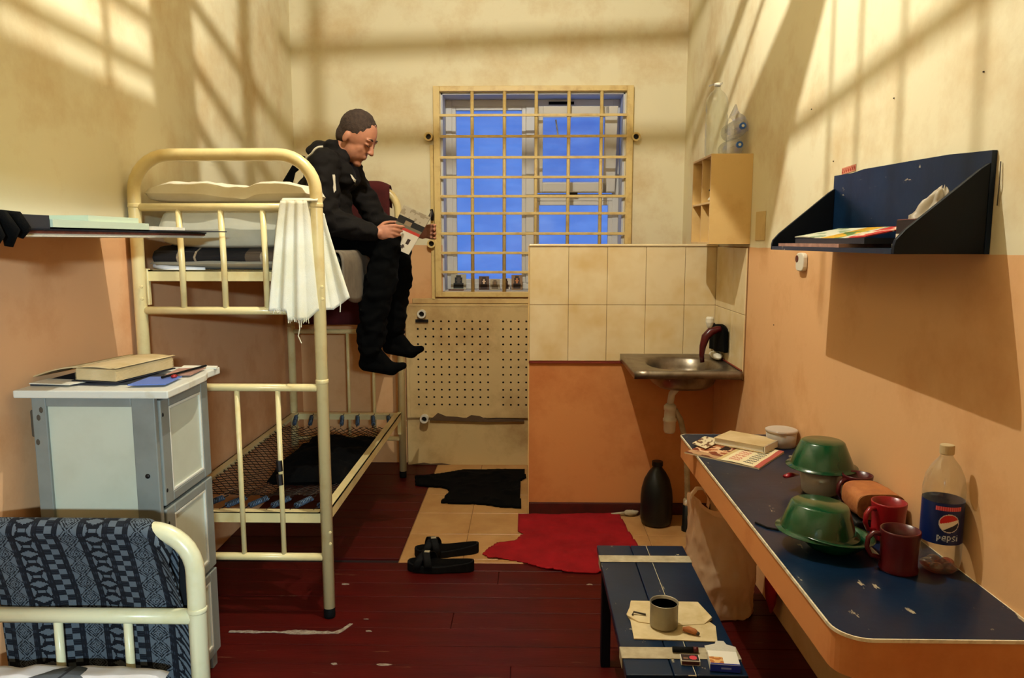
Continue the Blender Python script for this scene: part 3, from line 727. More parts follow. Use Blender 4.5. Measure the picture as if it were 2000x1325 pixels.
for (hy, ky, ay, kx, ax, az) in ((3.85, 3.82, 3.80, -.705, -.80, 1.09), (4.02, 4.05, 4.05, -.69, -.725, 1.15)):
    tr += [('cap', (-1.0, hy, 1.667), (kx, ky, 1.607), .092, .078), ('cap', (kx, ky, 1.607), (lerp(kx, ax, .5), ay, lerp(1.607, az, .5)), .078, .080), ('cap', (lerp(kx, ax, .5), ay, lerp(1.607, az, .5)), (ax, ay, az), .080, .068)]
organic('trousers', tr, .009, 'trousers', man, 5, .5, fold)
for (ax, ay, az, tx_, tz_) in ((-.80, 3.80, 1.08, -.628, .985), (-.725, 4.05, 1.13, -.572, 1.035)):
    dz = tz_ - .985
    organic('sock', [('cap', (ax, ay, az), (ax - .012, ay, az - .055), .043, .041), ('cap', (ax - .02, ay, .998 + dz), (lerp(ax, tx_, .65), ay, .972 + dz), .040, .036), ('cap', (lerp(ax, tx_, .6), ay - .012, .972 + dz), (tx_ + .0, ay - .008, tz_ + .004), .034, .019), ('cap', (lerp(ax, tx_, .6), ay + .015, .970 + dz), (tx_ - .02, ay + .018, tz_ - .004), .030, .017), ('cap', (ax, ay, az), (lerp(ax, tx_, .5), ay, .985 + dz), .04, .036)], .007, 'trousers', man, 4, .5)
def snap(p, off=.003):
    q = V(*p) - V(*jacket['_o']); ok, loc, n, i = jacket.closest_point_on_mesh(q)
    return loc + n * off + V(*jacket['_o'])
bpy.context.view_layer.update()
for path in ([(-1.10, 3.80, 1.98), (-1.08, 3.77, 2.02), (-1.05, 3.75, 2.05), (-1.01, 3.75, 2.065), (-.99, 3.76, 2.07)],):
    pp = []
    for i in range(len(path) - 1):
        for k in range(4): pp.append(snap(V(*path[i]).lerp(V(*path[i + 1]), k / 4)))
    MB().tube(pp, .0065, 6, flat=.5).build('piping', 'piping', jacket, smooth=True)
for quad in ([(-.945, 3.70, 1.93), (-.928, 3.70, 1.935), (-.925, 3.70, 1.86), (-.945, 3.70, 1.845)], [(-.86, 3.80, 1.945), (-.80, 3.90, 1.90), (-.80, 3.92, 1.865), (-.845, 3.82, 1.905)]):
    a, b, c, d = [V(*q) for q in quad]
    MB().sheet(6, 6, lambda u, v: snap(a.lerp(b, u).lerp(d.lerp(c, u), v), .004)).build('panel', 'piping', jacket, smooth=True)

# magazine in his hands
def cover(u, v):
    if v > .52:
        g = nz(u * 3, v * 5, 1, 2)
        if v > .78 - .05 * u: return 'a89c84' if g > -.2 else '8d8068'
        if .60 < v < .76: return '23211e' if abs(u - .42) > .12 or v > .7 else '8a7458'
        return '6c6450'
    if v > .46: return 'b03a2c'
    if (abs(u - .72) < .06 and .20 < v < .32) or math.hypot(u - .62, (v - .12) * 1.4) < .07: return '3a2a22'
    return 'cfc4ac'
TL, TR_, BR, BL = V(-.613, 3.803, 1.795), V(-.485, 3.835, 1.735), V(-.598, 3.828, 1.55), V(-.708, 3.797, 1.60)
mg = thing('magazine', (-.6, 3.85, 1.55), 'folded back magazine held open by the person on the bunk', 'magazine')
def pg(a, b, c, d, off):
    n = (b - a).cross(d - a).normalized() * off
    return lambda u, v: d.lerp(c, u).lerp(a.lerp(b, u), v) + n
MB().sheet(24, 30, pg(TL, TR_, BR, BL, .0), cover).build('front_cover', 'print', mg, solid=.003)
TR2, BR2 = V(-.50, 3.99, 1.775), V(-.60, 3.985, 1.585)
MB().sheet(10, 10, pg(TR_ + V(.001, .001, 0), TR2, BR2, BR, 0), lambda u, v: 'b9ad96' if v < .4 else '4a4238').build('back_cover', 'print', mg, solid=.003)
mb = MB()
for k in (1, 2, 3): mb.sheet(1, 1, pg(TL.lerp(TR_, .03) + V(0, .004 * k, 0), TR_, BR, BL.lerp(BR, .03) + V(0, .004 * k, 0), 0))
mb.build('pages', 'paper', mg)['kind'] = 'stuff'
# ------------------------------------------------------------------ grey cupboard by the left wall
CX0, CX1, CY0, CY1, CT = -1.575, -1.18, 2.33, 2.72, 1.13
cab = thing('cupboard', ((CX0 + CX1) / 2, (CY0 + CY1) / 2, 0), 'tall grey and white painted wooden cupboard beside the left wall', 'cupboard')
mb = MB(); t = .018
mb.box(CX0 + t, CX1 - t, CY0 + .02, CY0 + .03, .08, CT); mb.box(CX0, CX0 + t, CY0 + .03, CY1, .06, CT); mb.box(CX0 + t, CX1 - t, CY1 - t, CY1, .06, CT); mb.box(CX0 + t, CX1 - t, CY0 + .03, CY1 - t, .06, .08)
mb.build('body', 'cab_grey', cab)
mb = MB(); w = .046
mb.box(CX0, CX0 + w, CY0, CY0 + .022, 0, CT); mb.box(CX1 - .075, CX1, CY0, CY0 + .022, 0, CT); mb.box(CX0 + w, CX1 - .075, CY0, CY0 + .022, CT - .034, CT); mb.box(CX0 + w, CX1 - .075, CY0, CY0 + .022, .06, .12)
mb.build('side_frame', 'cab_grey', cab, bevel=.003)
MB().box(CX0 + w - .004, CX1 - .07, CY0 + .010, CY0 + .02, .10, CT - .03).build('side_panel', 'cab_white', cab)
mb = MB()
for (x, z) in ((CX0 + .02, 1.06), (CX0 + .012, .98), (CX0 + .03, 1.085)): mb.ball((x, CY0 + .002, z), (.008, .004, .012), 5)
mb.build('gouge', 'gouge', cab)['kind'] = 'stuff'
MB().box(CX0 - .022, CX0 - .002, CY0 + .02, CY0 + .10, .99, 1.08).build('broken_edge', 'gouge', cab, bevel=.006)
for (y0, y1) in ((CY0 + .025, CY0 + .06), (CY1 - .04, CY1)): MB().box(CX1 - .05, CX1 - .012, y0, y1, 0, .08).build('leg', 'cab_grey', cab, bevel=.003)
doors = ((.760, 1.112), (.405, .748), (.07, .393))
for i, (z0, z1) in enumerate(doors):
    y0, y1 = CY0 + .026, CY1 - .004; xf = CX1 + .006; w = .058
    mb = MB(); mb.box(xf - .02, xf, y0, y0 + w, z0, z1); mb.box(xf - .02, xf, y1 - w, y1, z0, z1); mb.box(xf - .02, xf, y0 + w, y1 - w, z0, z0 + .032); mb.box(xf - .02, xf, y0 + w, y1 - w, z1 - .032, z1)
    d = mb.build('door', 'cab_grey', cab, bevel=.004)
    MB().box(xf - .016, xf - .008, y0 + w - .003, y1 - w + .003, z0 + .03, z1 - .03).build('door_panel', 'cab_white', d)
    f = frame  # beading
    mb = MB(); a, b, e = y0 + w, y1 - w, .009
    mb.box(xf - .009, xf - .001, a, a + e, z0 + .032, z1 - .032); mb.box(xf - .009, xf - .001, b - e, b, z0 + .032, z1 - .032); mb.box(xf - .009, xf - .001, a + e, b - e, z0 + .032, z0 + .032 + e); mb.box(xf - .009, xf - .001, a + e, b - e, z1 - .032 - e, z1 - .032)
    mb.build('beading', 'cab_top', d, bevel=.002)
    for zz in (z0 + .05, z1 - .05): MB().ball((xf, y0 + .012, zz), (.003, .005, .007), 5).build('screw', 'dark_metal', d)
MB().ball((CX1 - .035, CY0 - .002, .87), (.008, .005, .008), 8).build('lock', 'dark_metal', cab)
mb = MB(); tp = [(-1.608, 2.295), (-1.118, 2.295), (-1.120, 2.46), (-1.126, 2.60), (-1.142, 2.65), (-1.138, 2.75), (-1.60, 2.755)]
mb.prism(tp, lambda x, y: (x, y, CT), lambda x, y: (x, y, CT + .025)); mb.build('top', 'cab_top', cab, bevel=.004)
# thick open book lying face down on papers
ZT = CT + .0255
def lay(name, pts, z, th, mat, lb, cat, grp=None, warp=0):
    n = len(pts); mb = MB(); mb.prism(pts, lambda x, y: (x, y, z + warp * nz(x, y, 1, 9)), lambda x, y: (x, y, z + th + warp * nz(x, y, 1, 9)))
    return tag(mb.build(name, mat), lb, cat, grp)
lay('magazine', [(-1.60, 2.37), (-1.19, 2.40), (-1.20, 2.56), (-1.58, 2.62)], ZT, .006, 'dark_print', 'dark glossy magazine under the open book on the cupboard', 'magazine')
lay('magazine', [(-1.27, 2.345), (-1.155, 2.36), (-1.165, 2.50), (-1.27, 2.49)], ZT + .0065, .003, 'blue_print', 'blue printed booklet sticking out under the open book on the cupboard', 'booklet')
lay('envelope', [(-1.60, 2.365), (-1.46, 2.35), (-1.43, 2.42), (-1.59, 2.45)], ZT + .0066, .003, 'paper', 'pale envelope under the left cover of the open book', 'envelope')
lay('leaflet', [(-1.235, 2.52), (-1.15, 2.53), (-1.16, 2.68), (-1.25, 2.66)], ZT + .0065, .003, 'pink_print', 'pinkish printed leaflet at the right end of the cupboard top', 'leaflet')
lay('leaflet', [(-1.26, 2.69), (-1.13, 2.70), (-1.14, 2.735), (-1.27, 2.745)], ZT + .0, .006, 'paper', 'white folded paper at the far corner of the cupboard top', 'paper')
tag(MB().tube([(-1.205, 2.44, ZT + .016), (-1.16, 2.68, ZT + .016)], .004, 8).build('pen', ['black_rubber']), 'black pen lying on the leaflet on the cupboard', 'pen')
tag(MB().ball((-1.178, 2.47, ZT + .015), (.010, .014, .006), 8).build('eraser', 'red_plastic', smooth=True), 'small red cap beside the pen on the cupboard', 'cap')
bk = thing('book', (-1.36, 2.52, ZT + .01), 'thick old book lying open on the cupboard, pages yellowed', 'book')
R = Matrix.Translation((-1.36, 2.52, 0)) @ Matrix.Rotation(math.radians(-12), 4, 'Z')
zb = ZT + .012
mb = MB(); mb.box(-.085, .068, -.135, .145, zb + .001, zb + .040, R); mb.build('page_block', 'old_paper', bk, bevel=.004)
mb = MB()
for i in range(9): mb.box(-.0862, .0692, -.1362, .1462, zb + .003 + i * .004, zb + .0038 + i * .004, R)
mb.build('page_edge', 'newsprint', bk)['kind'] = 'stuff'
mb = MB(); mb.sheet(16, 14, lambda u, v: R @ V(lerp(-.09, .074, u), lerp(-.14, .15, v), zb + .041 + .006 * math.sin(u * 3.1) + (.004 * u if u > .9 else 0)))
mb.build('open_page', 'old_paper', bk, smooth=True, solid=.002)
mb = MB(); mb.sheet(16, 14, lambda u, v: R @ V(lerp(-.09, -.262, u), lerp(-.135, .145, v), zb + .043 - .041 * u ** 1.15 + .004 * math.sin(u * 3.1)))
mb.build('turned_pages', 'old_paper', bk, smooth=True, solid=.004)
MB().box(-.098, .072, -.14, .15, zb - .003, zb + .0008, R).build('cover', 'dark_print', bk)

# ------------------------------------------------------------------ left wall shelf
ls = thing('wall_shelf', (-1.43, 2.33, 1.63), 'thin blue edged shelf on the left wall above the cupboard', 'shelf')
MB().box(XL, -1.228, 1.72, 2.88, 1.630, 1.638).build('underside', 'fibre', ls)
MB().box(XL, -1.225, 1.70, 2.885, 1.638, 1.645).build('board', 'particle', ls)
MB().box(XL, -1.222, 1.69, 2.89, 1.645, 1.650).build('top_sheet', 'navy_paint', ls)
ZS = 1.6505
lay('newspaper', [(-1.50, 2.50), (-1.21, 2.50), (-1.135, 2.868), (-1.50, 2.872)], ZS, .004, 'dark_print', 'dark magazine sticking out past the far end of the left shelf', 'magazine')
lay('notebook', [(-1.52, 1.98), (-1.235, 1.97), (-1.232, 2.47), (-1.52, 2.48)], ZS + .0042, .020, 'notebook', 'pale green notebook in the middle of the left shelf', 'notebook')
lay('notebook', [(-1.48, 2.16), (-1.245, 2.15), (-1.25, 2.44), (-1.48, 2.45)], ZS + .0244, .016, 'notebook', 'smaller pale green notebook on top of the other on the left shelf', 'notebook')
lay('paper', [(-1.50, 2.49), (-1.24, 2.485), (-1.25, 2.77), (-1.50, 2.78)], ZS + .0042, .012, 'paper', 'stack of white sheets at the far end of the left shelf', 'paper')
lay('book', [(-1.46, 1.86), (-1.24, 1.85), (-1.24, 1.965), (-1.46, 1.96)], ZS, .034, 'dark_print', 'dark blue book beside the black cloth on the left shelf', 'book')
mb = MB(); random.seed(5)
mb.tube([(-1.40, 1.83, 1.672), (-1.28, 1.82, 1.676), (-1.228, 1.82, 1.672), (-1.206, 1.81, 1.648), (-1.21, 1.80, 1.628)], [.016, .020, .019, .016, .008], 10)
mb.tube([(-1.42, 1.775, 1.670), (-1.30, 1.77, 1.674), (-1.224, 1.765, 1.672), (-1.20, 1.755, 1.642), (-1.205, 1.75, 1.606)], [.015, .019, .019, .019, .009], 10)
mb.tube([(-1.30, 1.72, 1.672), (-1.22, 1.71, 1.672), (-1.20, 1.70, 1.63), (-1.205, 1.69, 1.60)], [.015, .02, .02, .009], 10)
tag(mb.build('cloth', 'black_cloth', smooth=True), 'bunched black cloth at the near end of the left shelf', 'cloth')

# ------------------------------------------------------------------ foreground bed at lower left
nb = thing('single_bed', (-1.28, 1.1, 0), 'cream tubular steel single bed end in the left foreground', 'bed')
NX0, NX1, NY = -1.60, -.95, 2.05
for yy in (NY, .02):
    head(nb, NX0, NX1, yy, .80, .026, 0, (.542, .19), [((-1.565 + .205, -1.155), .19, .542, .0125, 0)], .022, .0125, 'bed_paint_pale', .12)
    for x in (NX0, NX1): MB().lathe([(.0265, 0), (.028, .004), (.028, .012), (.0265, .016)], (x, yy, .556), 16).build('joint_collar', 'bed_paint_pale', nb, smooth=True)
for (x, s) in ((NX0, 1), (NX1, -1)):
    mb = MB(); mb.box(min(x, x + s * .005), max(x, x + s * .005), .05, NY - .03, .27, .315); mb.box(min(x, x + s * .04), max(x, x + s * .04), .05, NY - .03, .31, .315); mb.build('side_rail', 'bed_paint_pale', nb)
MB().box(NX0 + .006, NX1 - .006, .05, NY - .03, .295, .309).build('bed_board', 'particle', nb)
tag(pad(MB(), NX0 + .02, NX1 - .02, .06, NY - .05, .3155, .372, 24, 40, .25, .004, 31, .1).build('mattress', 'sheet_white', smooth=True), 'mattress with white sheet on the foreground bed', 'mattress')
tag(pad(MB(), NX0 + .04, -1.02, 1.72, NY - .04, .374, .425, 30, 20, .45, .014, 33, .35).build('pillow', 'sheet_white', smooth=True), 'white pillow edge at the head of the foreground bed', 'pillow')
attr_mat('grey_blanket', .95, bump=.3, bs=250)
mb = MB(); mb.sheet(60, 40, lambda u, v: V(lerp(NX0 + .02, -1.05, u), lerp(.5, 1.985 - .05 * math.sin(u * 5.5) ** 2 - .16 * max(0, u - .7), v), .375 + .053 * min(1, v * 1.8) ** .5 * (1 if v < .93 else 1 - .3 * (v - .93) / .07) + .010 * nz(u * 3, v * 4, 2, 2) + .004), lambda u, v: '2b3038' if (u * 5.2 + .1 * v) % 1 < .12 else '59616b')
tag(mb.build('blanket', 'grey_blanket', smooth=True, solid=.008), 'grey blanket with dark stripes on the foreground bed', 'blanket')
# patterned woven blanket over the bed end
PERIOD = .228
def woven(u, v):
    x = u * .63 + .02; s = (x % PERIOD) / PERIOD; y = v * .70
    dark, lite, mid = '0c1018', '565f67', '1c222b'
    if s < .235:                                    # checks
        a = int(s / .235 * 2); b = int(y / .018)
        if s / .235 < .04 or s / .235 > .96: return dark
        return lite if (a + b) % 2 == 0 else (mid if int(y / .003) % 2 else dark)
    if .30 < s < .57:                               # diamonds
        p = (s - .435) / .135; q = (y % .052) / .026 - 1
        d = abs(p) + abs(q)
        if d < .62:
            if d > .5: return dark
            if (abs(abs(p) - .17) < .075 and abs(q) < .08) or (abs(abs(q) - .2) < .09 and abs(p) < .06): return dark
            return lite
        if d < .78: return lite
        if d < .95: return dark
        if 1.15 < d < 1.3: return dark
        return lite
    if .66 < s < .93:                               # stars
        p = (s - .795) / .135; q = (y % .052) / .026 - 1
        if abs(p) > .96: return dark
        if abs(q) < .45 - abs(p) * .45: return lite
        if abs(abs(p) - .85) < .55 * (abs(q)) - .18: return lite
        if abs(q) > .82 and abs(p) < .4: return lite
        if abs(q) < .22 and abs(p) < .62: return lite
        return dark
    k = .5 if s < .3 else 0
    if int(y / .009) % 3 == 0 and int(x / .004) % 2: return '262c36'
    return '10141c'
mb = MB()
def wb_(u, v):
    x = lerp(NX0 + .035, -1.008 - .035 * max(0, .3 - v), u); L = .70 * v
    zt = .80 - .09 * max(0, (u - .86) / .14) ** 2
    if L < .12: return V(x, NY + .036, zt - .12 + L)
    if L < .22: a = (L - .12) / .10 * math.pi; return V(x, NY + .034 * math.cos(a), zt + .034 * math.sin(a) - .002)
    d = L - .22
    y = lerp(NY - .034, NY + .034, min(1, d / .22) ** .8)
    return V(x + .03 * d, y + .010 * math.sin(x * 19 + 1) * min(1, d * 5) + .02 * d, zt - .002 - d)
mb.sheet(210, 230, wb_, woven)
tag(mb.build('woven_blanket', 'cloth_print', smooth=True, solid=.004), 'navy and grey woven blanket with geometric pattern over the foreground bed end', 'blanket')
attr_mat('stripe_cloth', .9)
mb = MB(); mb.sheet(10, 40, lambda u, v: V(lerp(-1.035, -.985, u), NY + .068 + .006 * math.sin(v * 9), .72 - .42 * v), lambda u, v: 'b8bcc0' if (.42 < v < .56 and (v * 36) % 1 < .45) else '111318')
tag(mb.build('cloth', 'stripe_cloth', smooth=True, solid=.004), 'black cloth with thin white stripes hanging behind the woven blanket', 'cloth')
# ------------------------------------------------------------------ table along the right wall
tb = thing('table', (.87, 2.33, 0), 'long blue topped wall table with pale worn edge on the right', 'table')
TX0, TX1, TY0, TY1, TZ = .652, XR - .001, 1.492, 3.175, .80
def rc(x0, x1, y0, y1, r, ins=0):
    return [(x1 - ins, y0 + ins), (x1 - ins, y1 - ins), (x0 + .02 + ins, y1 - ins), (x0 + ins, y1 - .02 - ins)] + [(x0 + r - (r - ins) * math.cos(a), y0 + r - (r - ins) * math.sin(a)) for a in [math.pi / 2 * i / 8 for i in range(9)]]
MB().prism(rc(TX0, TX1, TY0, TY1, .07, .004), lambda x, y: (x, y, TZ - .008), lambda x, y: (x, y, TZ)).build('top', 'blue_paint', tb)
MB().prism(rc(TX0, TX1, TY0, TY1, .07), lambda x, y: (x, y, TZ - .008), lambda x, y: (x, y, TZ - .0006)).build('edge_band', 'white_edge', tb)
mb = MB(); ol = rc(TX0, TX1, TY0, TY1, .07, .003); il = rc(TX0, TX1, TY0, TY1, .07, .022)
ol = ol[2:] + ol[:1]; il = il[2:] + il[:1]
for i in range(len(ol) - 1):
    (a, b), (c, d), (e, f), (g, h) = ol[i], ol[i + 1], il[i + 1], il[i]
    mb.add([(a, b, .706), (c, d, .706), (e, f, .706), (g, h, .706), (a, b, TZ - .008), (c, d, TZ - .008), (e, f, TZ - .008), (g, h, TZ - .008)], [(3, 2, 1, 0), (4, 5, 6, 7), (0, 1, 5, 4), (1, 2, 6, 5), (2, 3, 7, 6), (3, 0, 4, 7)])
mb.build('apron', 'wall_lower', tb)
for yy in (1.75, 2.95):
    MB().prism([(.70, .705), (XR - .002, .705), (XR - .002, .35), (XR - .03, .35)], lambda x, z: (x, yy - .015, z), lambda x, z: (x, yy + .015, z)).build('wall_bracket', 'navy_paint', tb)
# magazines and book at the far end
def mag1(u, v):
    if v > .56:                                   # photo page
        g = nz(u * 4, v * 4, 3, 1.6)
        if .60 < v < .72 and u > .45: return '2a1612' if g > -.15 else 'd8a878'
        if u < .2: return 'b08a64' if g > 0 else '6a3826'
        return ('a05a34' if g > .12 else 'd9b48c') if g > -.18 else '74331c'
    if v > .50: return 'c9b27a'
    if u > .82 and v > .36: return '8a3a2a' if math.hypot(u - .9, v - .44) < .07 else 'd8b48c'
    if v < .07: return 'b0564a'
    if .30 < v < .44 and .06 < u < .8:            # red lettering row
        return 'c4705c' if ((u * 9) % 1 < .62 and (int(u * 36) + int(v * 60)) % 3 != 0) else 'e6d0a8'
    if .12 < v < .24 and .06 < u < .94:
        return '5a5444' if ((u * 10) % 1 < .66 and (int(u * 40) + int(v * 64)) % 3 != 0) else 'e6dcb4'
    return 'e6d8ae'
def quad_print(name, q, z, th, fn, nx, ny, lb, cat, base='cbb894', warp=.0, grp=None):
    a, b, c, d = [V(x, y, 0) for x, y in q]      # a bl, b br, c tr, d tl
    P = lambda u, v: a.lerp(b, u).lerp(d.lerp(c, u), v) + V(0, 0, z + th + warp * nz(u * 2, v * 2, 7, 1.5))
    mb = MB(); mb.sheet(nx, ny, P, fn)
    k = len(mb.v)
    mb.add([a + V(0, 0, z), b + V(0, 0, z), c + V(0, 0, z), d + V(0, 0, z), P(0, 0) - V(0, 0, .0006), P(1, 0) - V(0, 0, .0006), P(1, 1) - V(0, 0, .0006), P(0, 1) - V(0, 0, .0006)], [(3, 2, 1, 0), (0, 1, 5, 4), (1, 2, 6, 5), (2, 3, 7, 6), (3, 0, 4, 7)])
    return tag(mb.build(name, 'print', basecol=base), lb, cat, grp)
quad_print('magazine', [(.838, 2.668), (1.0, 2.885), (.782, 3.07), (.612, 2.875)], TZ, .006, mag1, 60, 70, 'open magazine with photos and headline lettering on the far end of the blue table', 'magazine', warp=.004)
bk2 = thing('book', (.87, 2.97, TZ + .007), 'pale hardback book lying on the magazines on the blue table', 'book')
Rb = Matrix.Translation((.875, 2.975, TZ + .0085)) @ Matrix.Rotation(math.radians(-40), 4, 'Z')
MB().box(-.098, .103, -.070, .072, .003, .024, Rb).build('page_block', 'paper', bk2)
MB().box(-.10, .11, -.075, .075, .024, .027, Rb).build('cover', 'old_paper', bk2); MB().box(-.10, .11, -.075, .075, 0, .003, Rb).build('cover', 'old_paper', bk2)
MB().box(.108, .112, -.075, .075, .0, .027, Rb).build('spine', 'paper', bk2)
quad_print('magazine', [(.70, 2.90), (.80, 3.03), (.74, 3.09), (.665, 2.98)], TZ + .0105, .002, lambda u, v: 'd8c9a4' if nz(u * 5, v * 5) > -.1 else '6b4a34', 14, 14, 'small torn printed page at the table corner above the plastic bag', 'page')
o = thing('plastic_tub', (1.02, 2.99, TZ), 'round cloudy plastic tub behind the book on the blue table', 'tub')
MB().lathe([(.05, 0), (.056, .004), (.060, .06), (.058, .06), (.053, .006), (0, .006)], (1.022, 2.99, TZ), 28).build('bowl', 'tub', o, smooth=True)
MB().lathe([(.062, 0), (.063, .008), (.055, .011), (0, .010)], (1.022, 2.99, TZ + .06), 28).build('lid', 'tub', o, smooth=True)
# bowls
def bowl_prof(r0, r1, h, t=.004):
    return [(0, 0), (r0 - .006, 0), (r0, .004), (lerp(r0, r1, .82), h - .012), (r1 - .004, h - .004), (r1 + .008, h - .002), (r1 + .008, h), (r1 - .006, h), (lerp(r0, r1, .8) - t, h - .012), (r0 - t, .007), (0, .006)]
def bowl(c, r0, r1, h, R, lb, grp):
    return tag(MB().lathe(bowl_prof(r0, r1, h), c, 40, R).build('bowl', 'green_enamel', smooth=True, center=True), lb, 'bowl', grp)
RX = Matrix.Rotation(math.pi, 3, 'X')
bowl((.962, 2.42, .975), .068, .103, .085, RX, 'green bowl turned upside down over the glass bowl on the blue table', 'green bowls')
pot = thing('glass_bowl', (.962, 2.42, TZ), 'amber tinted glass bowl under the far green bowl, red handled spoon beside it', 'bowl')
MB().lathe([(0, .001), (.052, .001), (.058, .008), (.068, .085), (.064, .085), (.053, .010), (0, .008)], (.962, 2.42, TZ), 32).build('bowl', 'tub', pot, smooth=True)
MB().lathe([(0, 0), (.052, 0), (.058, .03), (0, .03)], (.962, 2.42, TZ + .010), 24).build('contents', 'bread_crumb', pot, smooth=True)
tag(MB().tube([(.905, 2.47, TZ + .045), (.875, 2.45, TZ + .05), (.85, 2.435, TZ + .048)], [.006, .013, .009], 10, flat=.6).build('handle', 'red_plastic', smooth=True), 'short red handle sticking out beside the glass bowl', 'handle')
bowl((.812, 1.955, .8045), .062, .098, .045, Matrix.Rotation(math.radians(5), 3, 'Y'), 'shallow green bowl under the upturned one at the front of the table', 'green bowls')
bowl((.787, 1.975, .922), .074, .100, .078, Matrix.Rotation(math.radians(3), 3, 'Y') @ RX, 'green bowl turned upside down on the shallow bowl near the table front', 'green bowls')
# mugs
def mug(x, y, r, h, mat, rot, lb):
    o = thing('mug', (x, y, TZ), lb, 'mug', 'red plastic mugs on the table')
    MB().lathe([(0, 0), (r * .96, 0), (r * 1.0, .006), (r * .93, .018), (r * .95, h * .6), (r * 1.02, h - .004), (r * 1.02, h), (r * .95, h), (r * .88, h * .6), (r * .86, .012), (0, .010)], (x, y, TZ), 32).build('body', mat, o, smooth=True)
    c, s = math.cos(math.radians(rot)), math.sin(math.radians(rot))
    pts = [V(x + c * (r * .93 + d), y + s * (r * .93 + d), TZ + z) for d, z in ((-.003, h * .84), (.018, h * .86), (.030, h * .72), (.032, h * .5), (.022, h * .30), (-.002, h * .26))]
    MB().tube(pts, .0075, 10, flat=.8).build('handle', mat, o, smooth=True)
    MB().lathe([(0, 0), (r * .9, 0)], (x, y, TZ + h * .55), 24).build('drink', 'inside_black', o)
mug(.932, 1.83, .046, .106, 'dark_red_plastic', 165, 'dark red mug at the front beside the soda bottle')
mug(1.0, 2.035, .045, .106, 'red_plastic', 195, 'bright red mug with handle to the left between bread and dark mug')
mug(1.03, 2.305, .044, .098, 'dark_red_plastic', 200, 'dark red mug behind the loaf of bread')
# bread on a dark dish
tag(MB().prism([(.935, 2.085), (1.078, 2.085), (1.078, 2.235), (.935, 2.235)], lambda x, y: (x, y, TZ), lambda x, y: (x, y, TZ + .028)).build('dish', 'jug', bevel=.008, seg=3), 'low black dish under the half loaf of bread', 'dish')
br = thing('bread', (1.01, 2.16, TZ + .0285), 'half loaf of brown bread on the black dish', 'bread')
mb = MB()
def bprof(a):
    x, z = math.cos(a), math.sin(a)
    return (.068 * (abs(x) ** .55) * (1 if x > 0 else -1), .036 + .040 * (abs(z) ** .6) * (1 if z > 0 else -.9))
mb.sheet(28, 10, lambda u, v: V(1.008 + bprof(u * 2 * math.pi)[0] * (1 - .12 * v ** 3), 2.098 + .125 * v, TZ + .0285 + bprof(u * 2 * math.pi)[1] + .003 * nz(u * 9, v * 4)))
mb.build('crust', 'bread_crust', br, smooth=True)
MB().prism([bprof(i * 2 * math.pi / 28) for i in range(28)], lambda x, z: (1.008 + x, 2.0985, TZ + .0285 + z), lambda x, z: (1.008 + x * .98, 2.0955, TZ + .0285 + z)).build('cut_face', 'bread_crumb', br)
MB().prism([bprof(i * 2 * math.pi / 28) for i in range(28)], lambda x, z: (1.008 + x * .88, 2.2225, TZ + .0285 + z), lambda x, z: (1.008 + x * .86, 2.226, TZ + .0285 + z)).build('end_face', 'bread_crust', br)
# plastic knife
kn = thing('knife', (.912, 1.97, TZ + .002), 'white plastic knife with a tan blade end between bowls and mugs', 'knife')
MB().tube([(.908, 1.885, TZ + .010), (.912, 2.03, TZ + .012)], .0075, 8, flat=.5).build('handle', 'white_plastic', kn, smooth=True)
MB().box(.904, .932, 2.03, 2.075, TZ + .010, TZ + .014).build('blade', 'tape', kn, bevel=.002)
# soda bottle
bt = thing('soda_bottle', (1.037, 1.84, TZ), 'clear plastic soda bottle with blue label and amber dregs near the wall', 'bottle')
bx, by = 1.037, 1.84
prof = [(.0, .006), (.020, .004), (.034, 0), (.044, .010), (.0485, .03), (.0485, .075), (.047, .08), (.047, .185), (.0485, .19), (.0480, .215), (.043, .243), (.032, .268), (.019, .285), (.0145, .292), (.0145, .298)]
MB().lathe(prof, (bx, by, TZ), 40).build('body', 'pet', bt, smooth=True)
MB().lathe([(.0145, 0), (.0165, .001), (.0165, .022), (.0155, .024), (0, .024)], (bx, by, TZ + .297), 24).build('cap', 'old_paper', bt, bevel=.001)
for k in range(5):
    a = k * 2 * math.pi / 5 + .3
    MB().ball((bx + .026 * math.cos(a), by + .026 * math.sin(a), TZ + .014), (.017, .017, .011), 10).build('dregs', 'pet_amber', bt, smooth=True)
FONT = {'p': ['000', '110', '101', '101', '110', '100', '100'], 'e': ['000', '011', '101', '111', '100', '011', '000'], 's': ['000', '011', '100', '010', '001', '110', '000'], 'i': ['1', '0', '1', '1', '1', '1', '0']}
def text_hit(word, u, v):
    x = 0
    total = sum(len(FONT[c][0]) + 1 for c in word) - 1
    cx = u * total
    for c in word:
        w = len(FONT[c][0])
        if x <= cx < x + w:
            r = int((1 - v) * 7); r = min(6, max(0, r))
            return FONT[c][r][int(cx - x)] == '1'
        x += w + 1
    return False
CA = -106                                            # azimuth the emblem faces (degrees)
def label(u, v):
    ang = (u - .5) * 360                            # 0 = facing azimuth CA
    px = math.radians(ang) * .0475; pz = (v - .5) * .104
    if abs(pz - .039) < .0055 and -.026 < px < .034: return 'c43a44' if (int((px + .03) * 600) % 3) else 'd87a80'
    dx, dz = px - .006, pz - .003
    d = math.hypot(dx, dz)
    if d < .0235:
        if d > .0215: return 'c8c0c0'
        c = dz - .55 * dx
        if c > .004 - .25 * (dx) : return 'c01c20'
        if c > -.010: return 'e6dcc8'
        return '0a1634'
    if -.020 < px < .028 and -.045 < pz < -.026 and text_hit('pepsi', (px + .020) / .048, (pz + .045) / .019): return 'b8c0cc'
    if abs(abs(ang) - 95) < 12 and (int(v * 30) % 2): return '3a4a78'
    return '0a1e56'
mb = MB()
